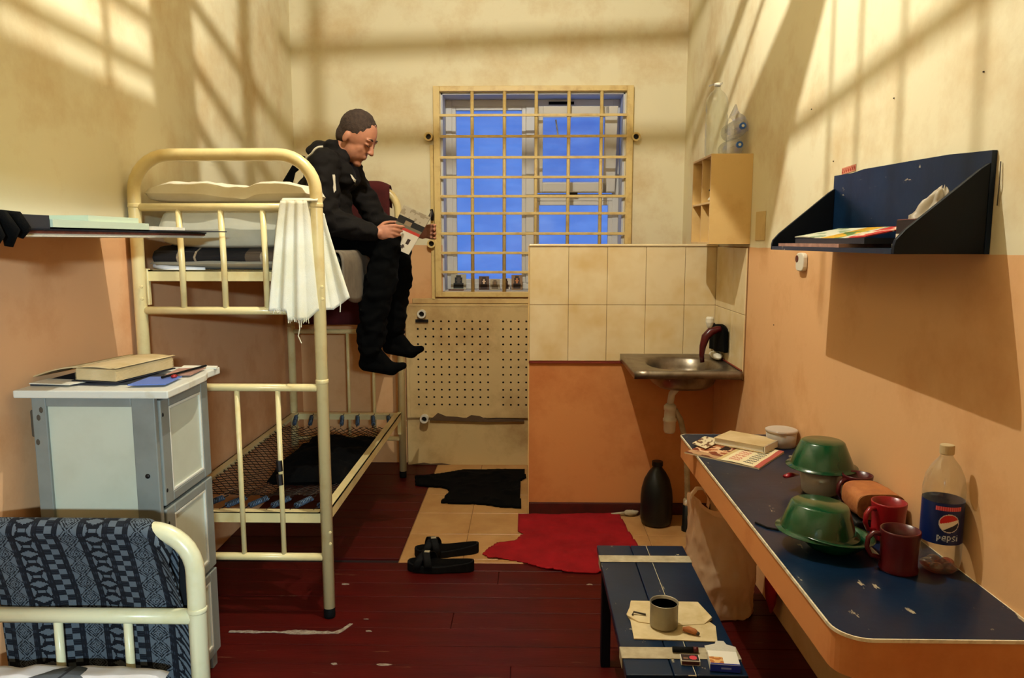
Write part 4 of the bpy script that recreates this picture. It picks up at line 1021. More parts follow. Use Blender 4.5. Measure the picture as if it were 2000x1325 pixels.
mb.sheet(240, 70, lambda u, v: V(bx + .0479 * math.cos(math.radians(CA + (u - .5) * 360)), by + .0479 * math.sin(math.radians(CA + (u - .5) * 360)), TZ + .080 + .104 * v), label)
attr_mat('label_print', .3, spec=.5)
mb.build('label', 'label_print', bt, smooth=True)

# ------------------------------------------------------------------ blue wall shelf on the right
rs = thing('wall_shelf', (.98, 2.28, 1.588), 'dark blue wooden wall shelf with sloping ends above the table', 'shelf')
SX, SY0, SY1, SZ = .866, 1.82, 2.735, 1.588
MB().box(SX, XR - .001, SY0 + .014, SY1 - .014, SZ, SZ + .012).build('board', 'blue_paint', rs)
MB().prism([(SY0, SZ), (SY1, SZ), (SY1, 1.845), (2.58, 1.842), (2.5, 1.847), (2.2, 1.842), (2.0, 1.838), (1.9, 1.832), (SY0, 1.828)], lambda y, z: (XR - .001, y, z), lambda y, z: (XR - .013, y, z)).build('back_board', 'blue_paint', rs)
for yy in (SY0, SY1 - .014):
    MB().prism([(SX, SZ), (XR - .0135, SZ), (XR - .0135, 1.80), (1.055, 1.785), (.890, 1.645), (.870, 1.622), (SX, 1.608)], lambda x, z: (x, yy, z), lambda x, z: (x, yy + .014, z)).build('end_board', 'navy_paint', rs, bevel=.0015)
SZT = SZ + .0125
def mag2(u, v):
    if v > .72: return 'b8302a' if nz(u * 6, v * 6) > -.1 else 'e0cdb0'
    if .42 < v < .66: return 'd0a028' if nz(u * 4, v * 5, 2) > -.1 else '5a7a3a'
    return 'c9c8b0' if nz(u * 4, v * 6, 4) > -.1 else '8a9a78'
lay('magazine', [(.873, 2.16), (1.02, 2.16), (1.03, 2.66), (.875, 2.68)], SZT, .010, 'pink_print', 'pinkish bottom magazine of the pile on the blue shelf', 'magazine')
lay('magazine', [(.90, 2.06), (1.03, 2.05), (1.04, 2.56), (.905, 2.60)], SZT + .0105, .016, 'dark_print', 'thick dark magazine in the pile on the blue shelf', 'magazine')
mb = MB(); mb.sheet(30, 40, lambda u, v: V(lerp(.903, 1.035, u), lerp(2.60 - .03 * u, 2.06, v), SZT + .0275 + .03 * u + .004 * math.sin(v * 6 + 1) * (1 - u)), lambda u, v: mag2(u, v))
tag(mb.build('magazine', 'print', solid=.003), 'colourful magazine with red and yellow cover on top of the blue shelf pile', 'magazine')
def boxlab(u, v): return 'ddd0b8' if .25 < v < .5 else ('2a201c' if v > .5 else '6a4a34')
bo = thing('tea_box', (.98, 1.92, SZT), 'small brown box with pale label at the near end of the blue shelf', 'box')
mb = MB(); mb.box(.932, 1.035, 1.862, 1.955, SZT, SZT + .072); mb.build('carton', 'particle', bo, bevel=.002)
mb = MB(); mb.sheet(8, 12, lambda u, v: V(.9312, lerp(1.953, 1.864, u), SZT + .002 + .068 * v), boxlab); mb.build('label', 'print', bo)
def crumple(mb, c, r, seed, amp=.3, n=26):
    k = len(mb.v); mb.ball(c, r, n); c = V(*c)
    mb.v[k:] = [tuple(c + (V(*p) - c) * (1 + amp * nz(*(V(*p) - c).normalized(), 2.2 + seed * .0) + amp * .7 * (.35 - 2 * abs(nz(p[0] + seed, p[1], p[2], 16))))) for p in mb.v[k:]]
    return mb
mb = MB()
def bagtop(u, v):
    a = u * 2 * math.pi; w = 1 - v
    r = .044 * (w ** .75 + .12) * (1 + .20 * math.sin(6 * a + 4 * v) + .35 * nz(math.cos(a) * 1.6, math.sin(a) * 1.6, v * 3, 1))
    return V(.998 + r * .85 * math.cos(a) + .015 * v, 1.925 + r * math.sin(a) - .028 * v, SZT + .0727 + .074 * v + .016 * nz(math.cos(a) * 2, math.sin(a) * 2, v * 3 + 5, 1) * (v > 0))
mb.sheet(60, 26, bagtop)
tag(mb.build('plastic_bag', 'bag_small', smooth=True), 'crumpled clear plastic bag on the brown box on the blue shelf', 'bag')

# ------------------------------------------------------------------ small wall cupboard above the sink
wc = thing('wall_cupboard', (.99, 3.965, 1.588), 'cream open wall cupboard with compartments above the sink', 'cupboard')
wx, wy0, wy1, wz_0, wz_1 = .888, 3.76, 4.17, 1.603, 2.036
MB().box(wx, XR - .013, wy0, wy0 + .012, wz_0, wz_1).build('side_board', 'cupboard', wc); MB().box(wx, XR - .013, wy1 - .012, wy1, wz_0, wz_1).build('side_board', 'cupboard', wc)
MB().box(wx, XR - .013, wy0 + .012, wy1 - .012, wz_1 - .010, wz_1).build('top_board', 'cupboard', wc); MB().box(wx, XR - .013, wy0 + .012, wy1 - .012, wz_0, wz_0 + .010).build('bottom_board', 'cupboard', wc)
MB().box(XR - .013, XR - .001, wy0, wy1, wz_0, wz_1).build('back_board', 'cupboard', wc)
MB().box(wx + .002, XR - .013, wy0 + .012, wy1 - .012, 1.800, 1.809).build('shelf_board', 'cupboard', wc)
MB().box(wx + .004, XR - .013, 3.96, 3.969, 1.809, wz_1 - .010).build('divider', 'cupboard', wc); MB().box(wx + .004, XR - .013, 3.96, 3.969, wz_0 + .01, 1.800).build('divider', 'cupboard', wc)
tag(crumple(MB(), (.955, 3.86, 1.833), (.05, .06, .022), 3, .25).build('paper', 'paper', smooth=True), 'crumpled pale paper on the middle board of the wall cupboard', 'paper')
tag(MB().tube([(.90, 3.83, 1.866), (.91, 3.85, 1.872), (.93, 3.92, 1.862), (.94, 3.94, 1.86)], .004, 6).build('spectacles_arm', 'dark_metal', smooth=True), 'thin dark metal handle lying on the crumpled paper in the wall cupboard', 'handle')
ZB = wz_1 + .0005
pb = thing('water_bottle', (.947, 3.93, ZB), 'tall empty clear plastic bottle standing on the wall cupboard', 'bottle')
MB().lathe([(0, .006), (.03, .004), (.046, 0), (.054, .014), (.055, .09), (.052, .10), (.055, .11), (.055, .20), (.051, .215), (.055, .23), (.055, .268), (.050, .290), (.036, .312), (.019, .328), (.015, .334), (.015, .352)], (.947, 3.93, ZB), 32).build('body', 'pet', pb, smooth=True)
MB().lathe([(.016, 0), (.017, .002), (.017, .014), (0, .016)], (.947, 3.93, ZB + .347), 20).build('cap', 'white_plastic', pb, smooth=True)
MB().tube([(.90, 3.915, ZB + .345), (.925, 3.91, ZB + .352), (.95, 3.91, ZB + .345), (.965, 3.912, ZB + .36)], [.008, .006, .010, .006], 8, flat=.6).build('ribbon', 'film', pb, smooth=True)
for (x, z, lb) in ((1.028, ZB + .045, 'lower clear bottle with blue cap lying on the wall cupboard'), (1.040, ZB + .134, 'upper clear bottle with blue cap lying on the wall cupboard')):
    o = thing('lying_bottle', (x, 3.9, z - .044), lb, 'bottle', 'clear bottles lying on the wall cupboard')
    RY = Matrix.Rotation(math.radians(90), 3, 'X')
    MB().lathe([(.013, 0), (.013, .012), (.020, .022), (.036, .045), (.0435, .075), (.0435, .24), (.036, .256), (0, .25)], (x, 3.80, z), 24, Matrix.Rotation(math.radians(-90), 3, 'X')).build('body', 'film', o, smooth=True)
    MB().lathe([(0, 0), (.014, 0), (.016, .003), (.016, .016), (0, .016)], (x, 3.80, z), 20, RY).build('cap', M('cap_blue', '2a5aa8', .4) if 'cap_blue' not in MATS else 'cap_blue', o, smooth=False)
    MB().lathe([(0, 0), (.007, 0), (.007, .001), (0, .001)], (x, 3.7835, z), 12, RY).build('cap_mark', 'white_plastic', o)
mb = MB(); mb.sheet(20, 10, lambda u, v: V(1.035 + .053 * math.cos(math.pi * (1 - u) * 1.0) * (1 - .5 * v), 3.86 + .16 * v, ZB + .12 + .085 * math.sin(math.pi * u) ** .8 + .05 * math.exp(-((u - .42) / .07) ** 2) * (1 - v)))
tag(mb.build('wrapping_film', 'film', smooth=True), 'torn clear wrapping film over the lying bottles', 'film')

# ------------------------------------------------------------------ wall fittings
sk = thing('wall_socket', (XR, 3.02, 1.50), 'small pale wall socket with dark hole below the blue shelf', 'socket')
mb = MB(); pts = [(3.02 + .042 * math.copysign(abs(math.cos(a)) ** .6, math.cos(a)), 1.536 + .036 * math.copysign(abs(math.sin(a)) ** .5, math.sin(a))) for a in [i * math.pi / 12 for i in range(24)]]
mb.prism(pts, lambda y, z: (XR - .001, y, z), lambda y, z: (XR - .02, y, z)); mb.build('plate', 'white_plastic', sk, bevel=.004)
MB().prism([(3.045 + .016 * math.cos(a), 1.548 + .014 * math.sin(a)) for a in [i * math.pi / 8 for i in range(16)]], lambda y, z: (XR - .019, y, z), lambda y, z: (XR - .0215, y, z)).build('hole', 'particle', sk)
mb = MB(); mb.sheet(26, 6, lambda u, v: V(XR - .0012, lerp(2.70, 2.588, u), lerp(1.846, 1.850, u) + .022 * v), lambda u, v: 'a83a28' if (u * 7) % 1 < .72 and .12 < v < .88 and (int(u * 26) + int(v * 6)) % 4 else 'd08a6a')
tag(mb.build('sticker', 'print', solid=.001), 'small red lettered sticker above the left corner of the blue shelf', 'sticker')
mb = MB(); mb.tube([(XR - .004, 1.80, 1.80), (XR - .006, 1.795, 1.75), (XR - .004, 1.80, 1.70)], .0014, 6)
tag(mb.build('wire', 'gouge', smooth=True), 'thin bent wire on the wall at the near end of the blue shelf', 'wire')

tag(MB().tube([(.668, 2.14, TZ + .003), (.69, 2.10, TZ + .003), (.715, 2.085, TZ + .003), (.74, 2.08, TZ + .003)], .0028, 6).build('cord', 'black_rubber', smooth=True), 'short black cord on the table edge behind the near green bowls', 'cord')
for (y, z) in ((2.35, 2.04), (3.02, 2.12), (2.78, 1.90), (3.35, 1.25), (1.9, 2.02)):
    MB().lathe([(0, 0), (.0022, 0), (.002, .003), (0, .004)], (XR, y, z), 8, Matrix.Rotation(math.radians(-90), 3, 'Y')).build('nail', 'gouge', wr_)
# ------------------------------------------------------------------ sink corner
sn = thing('sink', (.81, 4.06, .83), 'small stainless steel sink set against the tiled partition', 'sink')
sx0, sx1, sy0, sy1, sz = .540, XR - .013, 3.757, 4.355, .968
cx, cy, ax_, ay_ = .835, 4.055, .185, .215
n = 48; mb = MB(); rings = []
def rect_pt(a):
    c, s = math.cos(a), math.sin(a)
    tx_ = ((sx1 - cx) if c > 0 else (cx - sx0)) / max(abs(c), 1e-6); ty_ = ((sy1 - cy) if s > 0 else (cy - sy0)) / max(abs(s), 1e-6)
    t = min(tx_, ty_); return (cx + c * t, cy + s * t)
def oval(a, k): 
    c, s = math.cos(a), math.sin(a); return (cx + ax_ * k * math.copysign(abs(c) ** .75, c), cy + ay_ * k * math.copysign(abs(s) ** .75, s))
corn = [math.atan2(y - cy, x - cx) for x in (sx0, sx1) for y in (sy0, sy1)]
angs = sorted([i * 2 * math.pi / n - math.pi for i in range(n)] + corn)
N_ = len(angs)
loops = [[rect_pt(a) + (sz - .038,) for a in angs], [rect_pt(a) + (sz,) for a in angs], [tuple(lerp(rect_pt(a)[i], oval(a, 1.08)[i], .35) for i in range(2)) + (sz - .001,) for a in angs], [tuple(lerp(rect_pt(a)[i], oval(a, 1.08)[i], .8) for i in range(2)) + (sz - .006,) for a in angs], [oval(a, 1.06) + (sz - .006,) for a in angs]]
for k, z in ((1.0, -.016), (.95, -.06), (.86, -.105), (.70, -.125), (.25, -.132), (.06, -.134)): loops.append([oval(a, k) + (sz + z,) for a in angs])
vs = [p for l in loops for p in l]; fs = []
for i in range(len(loops) - 1):
    for j in range(N_): fs.append((i * N_ + j, i * N_ + (j + 1) % N_, (i + 1) * N_ + (j + 1) % N_, (i + 1) * N_ + j))
mb.add(vs, fs); mb.build('basin', 'steel', sn, solid=.003, smooth=True, auto=40)
MB().lathe([(0, 0), (.022, 0), (.022, .004), (0, .004)], (cx, cy, sz - .134), 18).build('drain', 'dark_metal', sn)
mb = MB(); mb.sheet(8, 6, lambda u, v: V(lerp(.735, .80, u), 3.868 - .0 + .028 * (1 - v) * .9 - .002, .872 + .034 * v), lambda u, v: '2a2824' if .3 < v < .5 and .3 < u < .8 else 'c8c0aa')
mb.build('label', 'print', sn)
MB().tube([(sx1 - .002, 3.77, sz + .004), (sx1 - .002, 4.35, sz + .004)], .004, 6).build('sealant', 'red_strip', sn)
dp = thing('drain_pipe', (.79, 4.08, 0), 'white plastic bottle trap and ribbed waste pipe under the sink', 'pipe')
MB().tube([(cx - .02, cy, sz - .136), (.79, 4.075, .79), (.783, 4.08, .735)], .019, 14).build('tailpiece', 'white_plastic', dp, smooth=True)
MB().lathe([(0, .57), (.026, .572), (.032, .585), (.033, .635), (.037, .637), (.037, .652), (.032, .655), (.030, .70), (.034, .702), (.034, .722), (.022, .735), (.0, .736)], (.783, 4.08, 0), 20).build('trap', 'white_plastic', dp, smooth=True, auto=30)
path = [V(.81, 4.085, .70), V(.845, 4.09, .64), V(.875, 4.10, .52), V(.89, 4.11, .38), V(.897, 4.11, .25), V(.90, 4.11, .17)]
pp = []; rr = []
for i in range(len(path) - 1):
    for k in range(12): pp.append(path[i].lerp(path[i + 1], k / 12)); rr.append(.0165 if (k % 2) else .0145)
MB().tube(pp, rr, 12).build('ribbed_hose', 'tape', dp, smooth=True)
MB().lathe([(.017, .15), (.024, .152), (.024, .18), (.018, .19)], (.90, 4.11, 0), 16).build('collar', 'white_plastic', dp, smooth=True)
MB().lathe([(.03, 0.0005), (.03, .02), (.026, .03), (.026, .15), (.018, .155)], (.90, 4.11, 0), 18).build('floor_pipe', 'jug', dp, smooth=True)
tp = thing('tap', (.98, 4.10, .955), 'red plastic swan neck tap with white knob over the sink', 'tap')
MB().tube([(XR - .013, 4.10, 1.142), (1.03, 4.10, 1.142), (.995, 4.10, 1.13), (.968, 4.10, 1.10), (.955, 4.10, 1.05), (.950, 4.10, 1.0), (.955, 4.10, .962)], [.018, .018, .023, .023, .018, .014, .012], 14).build('spout', 'dark_red_plastic', tp, smooth=True)
MB().lathe([(.010, 0), (.016, .010), (.022, .030), (.022, .052), (.017, .060), (0, .061)], (.988, 4.10, 1.150), 12).build('knob', 'white_plastic', tp, bevel=.001)
mb = MB(); mb.sheet(14, 12, lambda u, v: V(1.055 + .010 * math.sin(u * 9) * (.3 + .7 * v), lerp(4.335, 4.02, u), lerp(1.158 - .01 * math.sin(u * 7), 1.005 + .02 * u, v)))
tag(mb.build('cloth', 'black_cloth', smooth=True, solid=.02), 'black rag hanging on the tiled wall beside the tap', 'rag')
tag(crumple(MB(), (1.045, 4.17, sz + .022), (.028, .10, .019), 5, .2).build('soap_rag', 'paper', smooth=True), 'wet pale rag on the sink rim under the black rag', 'rag')
jg = thing('canister', (.745, 4.21, 0), 'black plastic canister standing on the tiles by the partition', 'canister')
MB().lathe([(0, .004), (.07, 0), (.084, .012), (.090, .04), (.0905, .16), (.086, .21), (.072, .265), (.048, .31), (.031, .330), (.027, .338), (.027, .352)], (.745, 4.21, 0.0006), 32).build('body', 'jug', jg, smooth=True)
MB().lathe([(.031, 0), (.032, .003), (.031, .026), (0, .027)], (.745, 4.21, .346), 20).build('cap', 'jug', jg, bevel=.001)
br_ = thing('brush', (.57, 4.325, 0), 'pale scrubbing brush lying against the skirting beside the canister', 'brush')
MB().tube([(.50, 4.325, .014), (.58, 4.328, .020)], [.006, .009], 8).build('handle', 'tape', br_, smooth=True)
mb = crumple(MB(), (.618, 4.328, .021), (.042, .018, .018), 2, .3, 12); mb.build('bristles', 'tape', br_, smooth=True)

# ------------------------------------------------------------------ floor cloths
def floor_cloth(name, poly, mat, lb, cat, th=.006, amp=.008, ff=14):
    from mathutils.geometry import tessellate_polygon
    # fill polygon with a fine grid
    xs = [p[0] for p in poly]; ys = [p[1] for p in poly]; st = .014
    def inside(x, y):
        c = False; j = len(poly) - 1
        for i in range(len(poly)):
            (xi, yi), (xj, yj) = poly[i], poly[j]
            if (yi > y) != (yj > y) and x < (xj - xi) * (y - yi) / (yj - yi) + xi: c = not c
            j = i
        return c
    def clampp(x, y):
        if inside(x, y): return x, y
        best = None; bd = 1e9
        for i in range(len(poly)):
            (ax, ay), (bx, by) = poly[i - 1], poly[i]; dx, dy = bx - ax, by - ay
            t = max(0, min(1, ((x - ax) * dx + (y - ay) * dy) / (dx * dx + dy * dy))); qx, qy = ax + t * dx, ay + t * dy
            d = (qx - x) ** 2 + (qy - y) ** 2
            if d < bd: bd = d; best = (qx, qy)
        return best
    mb = MB(); idx = {}; vs = []; fs = []
    nx = int((max(xs) - min(xs)) / st) + 2; ny = int((max(ys) - min(ys)) / st) + 2
    def vid(i, j):
        if (i, j) not in idx:
            x, y = clampp(min(xs) + i * st, min(ys) + j * st)
            idx[(i, j)] = len(vs); vs.append((x, y, .0025 + th / 2 + max(0, amp * (nz(x, y, 2, ff * .6) + .5 * nz(x, y, 7, ff * 1.7)))))
        return idx[(i, j)]
    for i in range(nx):
        for j in range(ny):
            if inside(min(xs) + (i + .5) * st, min(ys) + (j + .5) * st): fs.append((vid(i, j), vid(i + 1, j), vid(i + 1, j + 1), vid(i, j + 1)))
    mb.add(vs, fs)
    return tag(mb.build(name, mat, smooth=True, solid=th), lb, cat)
floor_cloth('floor_cloth', [(-.77, 5.03), (-.60, 5.10), (-.449, 5.19), (-.20, 5.20), (-.014, 5.21), (-.003, 5.03), (-.04, 4.96), (-.033, 4.434), (-.16, 4.45), (-.28, 4.495), (-.535, 4.514), (-.50, 4.74), (-.54, 4.80), (-.74, 4.85)], 'black_cloth', 'crumpled black cloth on the tiles below the radiator cover', 'cloth', .012, .02)
floor_cloth('floor_cloth', [(-.051, 4.338), (.553, 4.345), (.57, 4.1), (.60, 3.85), (.50, 3.62), (.342, 3.536), (.20, 3.545), (.081, 3.589), (-.03, 3.66), (-.126, 3.695), (-.19, 3.70), (-.232, 3.752), (-.161, 3.905), (-.06, 3.92), (-.024, 4.03), (-.055, 4.08)], 'red_cloth', 'bright red cloth spread over the tiles by the partition', 'cloth', .006, .010)

# ------------------------------------------------------------------ slippers
def slipper(loc, rz, lb, first=None):
    root = thing('slipper', loc, lb, 'slipper', 'black slippers on the floor')
    out = []
    for i in range(28):
        a = i * 2 * math.pi / 28; x = .148 * math.cos(a); w = .046 + .006 * math.sin((x + .02) * 14) * (-1) + (.006 if x < 0 else 0)
        out.append((x, w * math.copysign(abs(math.sin(a)) ** .7, math.sin(a))))
    def zt(x): return .020 + .018 * max(0, x / .15) ** 1.5 + .008 * max(0, -x / .15) ** 2
    mb = MB(); mb.prism(out, lambda x, y: (x, y, 0.0), lambda x, y: (x, y, zt(x) + .010))
    mb2 = MB(); m = [(x * .93, y * .88) for x, y in out]; mb2.prism(m, lambda x, y: (x, y, zt(x) + .008), lambda x, y: (x, y, zt(x) + .012))
    parts = [(mb, 'sole', 'black_rubber', .004), (mb2, 'footbed', 'black_cloth', .001)]
    for (xa, xb, h) in ((-.10, -.035, .058), (-.045, -.085, .062)):
        st = MB(); st.sheet(14, 4, lambda u, v: V(lerp(xa, xb, u) + .034 * (v - .5), -.053 * math.cos(math.pi * u), .016 + h * math.sin(math.pi * u) ** .6))
        parts.append((st, 'strap', 'black_rubber', 0))
    R = Matrix.Rotation(math.radians(rz), 4, 'Z') @ Matrix.Scale(1.13, 4)
    for (b, nm, mt, bv) in parts:
        b.v = [tuple(R @ V(*p) + V(*loc)) for p in b.v]
        b.build(nm, mt, root, bevel=bv, smooth=(nm == 'strap'), solid=.007 if nm == 'strap' else 0)
    bd = MB(); bd.box(-.072, -.048, -.010, .010, .078, .081); bd.v = [tuple(R @ V(*p) + V(*loc)) for p in bd.v]; bd.build('badge', 'tape', root, bevel=.001)
slipper((-.425, 3.575, .001), -3, 'nearer black slipper resting on the red boards')
slipper((-.415, 3.765, .001), 9, 'farther black slipper resting on the tiles')

# ------------------------------------------------------------------ carrier bag under the table end
bg = thing('carrier_bag', (.87, 3.2, 0), 'full beige plastic carrier bag standing on the floor under the table end', 'bag')
mb = MB()
def bagp(u, v):
    a = u * 2 * math.pi; c, s = math.cos(a), math.sin(a)
    rx = .155 * (1 - .10 * (1 - v) ** 2) * (1 - .22 * max(0, v - .55) / .45); ry = .13 * (1 - .72 * max(0, v - .35) / .65) 
    z = .003 + .43 * v + .10 * max(0, v - .7) / .3 * max(0, -c) ** 1.5
    k = 1 + .16 * nz(c * 1.5, s * 1.5, v * 2.5, 1) + .16 * (.3 - abs(nz(c * 2.2, s * 2.2 + 4, v * 4, 1))) + .10 * (.3 - abs(nz(c * 5, s * 5 + 9, v * 8, 1))) + .03 * math.sin(a * 9 + v * 4) * v
    if v < .06: k *= .86 + .14 * (v / .06) ** .5
    return V(.862 - .02 * v + rx * k * math.copysign(abs(c) ** .8, c), 3.20 + ry * k * math.copysign(abs(s) ** .8, s), z)
mb.sheet(110, 60, bagp)
mb.build('body', 'bag_plastic', bg, smooth=True)
MB().lathe([(0, .0022), (.10, .0022), (.132, .006)], (.872, 3.20, 0), 24, None, 1, .85).build('base', 'bag_plastic', bg, smooth=True)
hl = MB(); hl.sheet(10, 24, lambda u, v: V(.748 + .038 * math.cos(math.pi * v) + .004 * math.sin(v * 20), 3.165 + .05 * u + .01 * math.sin(u * 6), .47 + .085 * math.sin(math.pi * v) ** .7))
hl.build('handle', 'bag_plastic', bg, smooth=True)
hl = MB(); hl.sheet(10, 24, lambda u, v: V(.93 + .05 * math.cos(math.pi * v), 3.19 + .04 * u, .42 + .04 * math.sin(math.pi * v)))
hl.build('handle', 'bag_plastic', bg, smooth=True)
tag(crumple(MB(), (1.052, 3.12, .205), (.022, .065, .185), 8, .1).build('packet', 'red_cloth', smooth=True), 'red packet standing between the carrier bag and the wall', 'packet')

# ------------------------------------------------------------------ blue bench
bn = thing('bench', (.437, 2.37, 0), 'worn dark blue wooden bench with taped ends in front of the table', 'bench')
BZ = .45
for (a, b) in ((.272, .400), (.402, .462), (.464, .603)):
    MB().box(a, b, 1.93, 2.812, BZ - .028, BZ + random.uniform(-.0008, .0004)).build('seat_plank', 'blue_paint', bn, bevel=.003)
for (x0, x1) in ((.285, .32), (.555, .59)):
    for (y0, y1) in ((1.97, 2.015), (2.715, 2.76)):
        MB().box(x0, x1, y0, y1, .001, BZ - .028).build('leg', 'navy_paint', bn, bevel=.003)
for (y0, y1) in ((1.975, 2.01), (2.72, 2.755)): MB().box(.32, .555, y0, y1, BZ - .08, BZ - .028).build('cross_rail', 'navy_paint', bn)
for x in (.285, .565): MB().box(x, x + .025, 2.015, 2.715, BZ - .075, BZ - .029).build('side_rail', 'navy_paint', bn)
MB().box(.44, .462, 1.93, 2.812, BZ - .004, BZ - .0005).build('scratch', 'white_edge', bn)
for (y0, y1) in ((2.655, 2.712), (2.008, 2.068)):
    mb = MB(); mb.box(.2705, .6045, y0, y1, BZ + .0006, BZ + .0022); mb.box(.2695, .2712, y0, y1, BZ - .03, BZ + .0022); mb.box(.6038, .6055, y0, y1, BZ - .03, BZ + .0022)
    mb.build('tape_band', 'tape', bn)
BT = BZ + .001
lay('newspaper', [(.345, 2.345), (.558, 2.34), (.553, 2.24), (.577, 2.19), (.56, 2.10), (.318, 2.112), (.322, 2.22), (.315, 2.26)], BT, .003, 'newsprint', 'bottom sheet of old newspaper under the tin on the bench', 'newspaper', warp=.001)
mb = MB(); tq = [(.34, 2.346), (.556, 2.342), (.574, 2.225), (.545, 2.20), (.47, 2.188), (.40, 2.192), (.345, 2.206), (.316, 2.235)]
mb.prism(tq, lambda x, y: (x, y, BT + .0032), lambda x, y: (x, y, BT + .0045 + .004 * max(0, nz(x, y, 1, 25)) + (.006 if x < .33 or x > .565 else 0)))
tag(mb.build('newspaper', 'newsprint'), 'torn top sheet of old newspaper behind the tin on the bench', 'newspaper')
tn = thing('tin_can', (.418, 2.185, BT + .0085), 'dull metal tin used as an ashtray on the newspaper', 'tin')
tz0 = BT + .009
MB().lathe([(0, 0), (.041, 0), (.042, .002), (.042, .070), (.0435, .072), (.0425, .074), (.040, .072), (.040, .003), (0, .003)], (.418, 2.185, tz0), 36).build('wall', 'tin', tn, smooth=True, auto=40)
MB().lathe([(0, 0), (.0395, 0)], (.418, 2.185, tz0 + .064), 30).build('ash', 'inside_black', tn)
mb = MB()
mb.tube([(.33, 2.235, BT + .012), (.335, 2.245, BT + .018), (.372, 2.238, BT + .013)], .003, 6)
tag(mb.build('match', 'gouge', smooth=True), 'bent dark wire loop on the newspaper left of the tin', 'wire')
bu = thing('bread_crust', (.492, 2.14, BT + .004), 'small curled crust on the newspaper right of the tin', 'crust')
MB().tube([(.470, 2.152, BT + .012), (.485, 2.145, BT + .015), (.502, 2.135, BT + .013), (.508, 2.13, BT + .012)], [.006, .010, .009, .005], 10).build('crust', 'bread_crust', bu, smooth=True)
MB().ball((.509, 2.129, BT + .011), (.006, .005, .006), 8).build('tip', 'gouge', bu, smooth=True)
mt = thing('matchbox', (.457, 1.996, BT), 'small matchbox with red dot on the near end of the bench', 'matchbox')
Rm = Matrix.Translation((.457, 1.993, BT + .0003)) @ Matrix.Rotation(math.radians(-4), 4, 'Z')
mb = MB(); mb.box(-.026, .026, -.0175, .0175, 0, .013, Rm); mb.build('sleeve', 'paper', mt)
mb = MB(); mb.sheet(26, 16, lambda u, v: Rm @ V(lerp(-.024, .024, u), lerp(-.016, .016, v), .0136), lambda u, v: 'c8404a' if math.hypot((u - .68) * 1.5, v - .5) < .33 else ('7a5a44' if .25 < v < .5 and .1 < u < .4 else '2a1a18')); mb.build('print', 'print', mt)
MB().box(-.024, .024, -.0182, -.0174, .0015, .0115, Rm).build('striker', 'skirting', mt)
lt = thing('lighter', (.455, 2.04, BT + .002), 'black lighter with a red end on the tape band of the bench', 'lighter')
MB().tube([(.418, 2.042, BT + .010), (.476, 2.040, BT + .010)], .008, 12).build('body', 'black_rubber', lt, smooth=True)
MB().tube([(.476, 2.040, BT + .010), (.490, 2.0395, BT + .010)], .0085, 12).build('head', 'dark_red_plastic', lt, smooth=True)
cg = thing('cigarette_pack', (.548, 1.99, BT), 'open white and blue cigarette packet at the near right end of the bench', 'packet')
Rg = Matrix.Translation((.547, 1.985, BT + .0003)) @ Matrix.Rotation(math.radians(-6), 4, 'Z')
mb = MB(); mb.box(-.040, .040, -.040, .030, 0, .021, Rg); mb.build('carton', 'paper', cg, bevel=.001)
mb = MB(); mb.sheet(30, 26, lambda u, v: Rg @ V(lerp(-.0395, .0395, u), lerp(-.0395, .0295, v), .0215), lambda u, v: '1c2f8a' if v < .06 else ('e6e0d0' if v > .55 or u > .45 else ('b06a34' if nz(u * 6, v * 6) > .05 else 'd8a868'))); mb.build('print', 'print', cg)
mb = MB(); mb.sheet(30, 8, lambda u, v: Rg @ V(lerp(-.0405, .0405, u), -.0407, lerp(.0003, .0205, v)), lambda u, v: '8a98d8' if .35 < v < .6 and .35 < u < .7 else '1c2f9a'); mb.build('front_print', 'print', cg)
mb = MB(); mb.prism([(-.040, .030), (.040, .030), (.043, .058), (.018, .066), (.012, .078), (-.010, .078), (-.014, .066), (-.044, .056)], lambda x, y: Rg @ V(x, y, .012 + .25 * (y - .03)), lambda x, y: Rg @ V(x, y, .0135 + .25 * (y - .03))); mb.build('lid', 'fibre', cg)

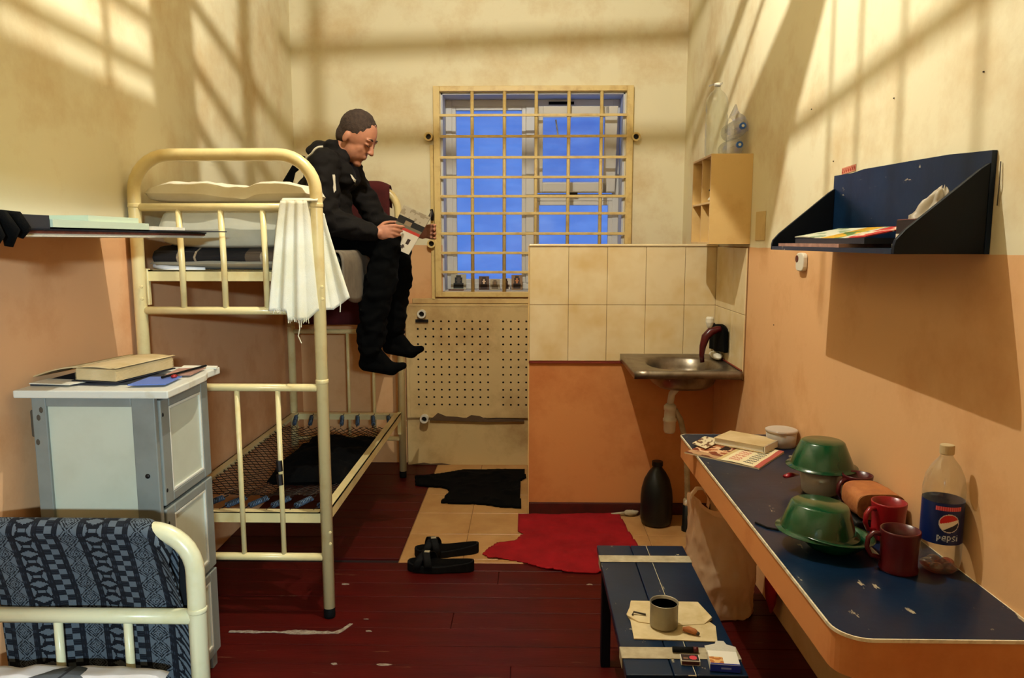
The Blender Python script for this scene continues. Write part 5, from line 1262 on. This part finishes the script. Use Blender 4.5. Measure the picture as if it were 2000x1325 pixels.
# ------------------------------------------------------------------ caged ceiling lamp (above the frame)
lp = thing('ceiling_lamp', (LAMP.x, LAMP.y, ZC - .001), 'bare bulb in a steel bar cage on the ceiling', 'lamp')
MB().lathe([(.05, ZC - .001), (.05, ZC - .02), (.022, ZC - .03), (.020, ZC - .058), (0, ZC - .059)][::-1], (LAMP.x, LAMP.y, 0), 20).build('lamp_holder', 'black_rubber', lp)
MB().lathe([(0, -.045), (.016, -.040), (.030, -.018), (.031, 0), (.024, .022), (.015, .040), (.015, .05)], LAMP, 20).build('bulb', 'bulb_glass', lp, smooth=True)
MB().tube([LAMP + V(-.004, 0, .04), LAMP + V(-.006, 0, .02), LAMP + V(.006, 0, .02), LAMP + V(.004, 0, .04)], .0008, 5).build('filament', 'bulb_emit', lp)
FX = .25
def bar(a, b, t, name='cage_bar'): MB().tube([LAMP + V(*a), LAMP + V(*b)], t / 2, 8).build(name, 'dark_metal', lp, smooth=True)
def plate(poly, fn):
    MB().prism(poly, lambda a, b: LAMP + fn(a, b, 0), lambda a, b: LAMP + fn(a, b, .004)).build('cage_plate', 'dark_metal', lp)
Lf = lambda y, z, t: V(-FX - t, y, z); Rf = lambda y, z, t: V(FX + t, y, z); Ff = lambda x, z, t: V(x, FX + t, z)
plate([(-.25, -.198), (.135, -.2165), (.135, -.305), (-.25, -.305)], Lf)
plate([(.137, .098), (.213, .098), (.213, -.305), (.137, -.305)], Lf)
for z in (-.194, -.155): bar((-FX, -.25, z + .012), (-FX, .14, z), .0125)
for y in (.073, -.04, -.25): bar((-FX, y, -.22), (-FX, y, .098), .008)
for z in (-.118, -.172, -.222): bar((-FX, .21, z), (-.135, .30, z - .004), .016)
bar((-.212, .285, .098), (-.212, .285, -.25), .018)
bar((-.135, .30, .098), (-.135, .30, -.25), .010)
bar((-.14, FX, -.0485), (.17, FX, -.038), .0125); bar((-.14, FX, -.102), (.17, FX, -.101), .0125)
plate([(.06, .098), (.02, .098), (.02, -.13), (.07, -.2), (.125, -.275), (.165, -.36), (.40, -.36), (.28, -.24), (.14, -.165), (.09, -.10)], Rf)
bar((FX, .15, -.10), (FX, .37, -.245), .010); bar((FX, .23, -.10), (FX, .47, -.225), .022)
for y in (.050, .004, -.052, -.128): bar((FX, y, .098), (FX, y - .01, -.40), .0055)
bar((FX, .125, -.267), (FX, -.25, -.225), .011)
for q in (((-FX, -.25, .098), (FX, -.25, .098)), ((-FX, -.25, .098), (-FX, .25, .098)), ((FX, -.25, .098), (FX, .25, .098)), ((-FX, .25, .098), (FX, .25, .098))): bar(*q, .012)
for o in bpy.data.objects:
    if '_o' in o: del o['_o']
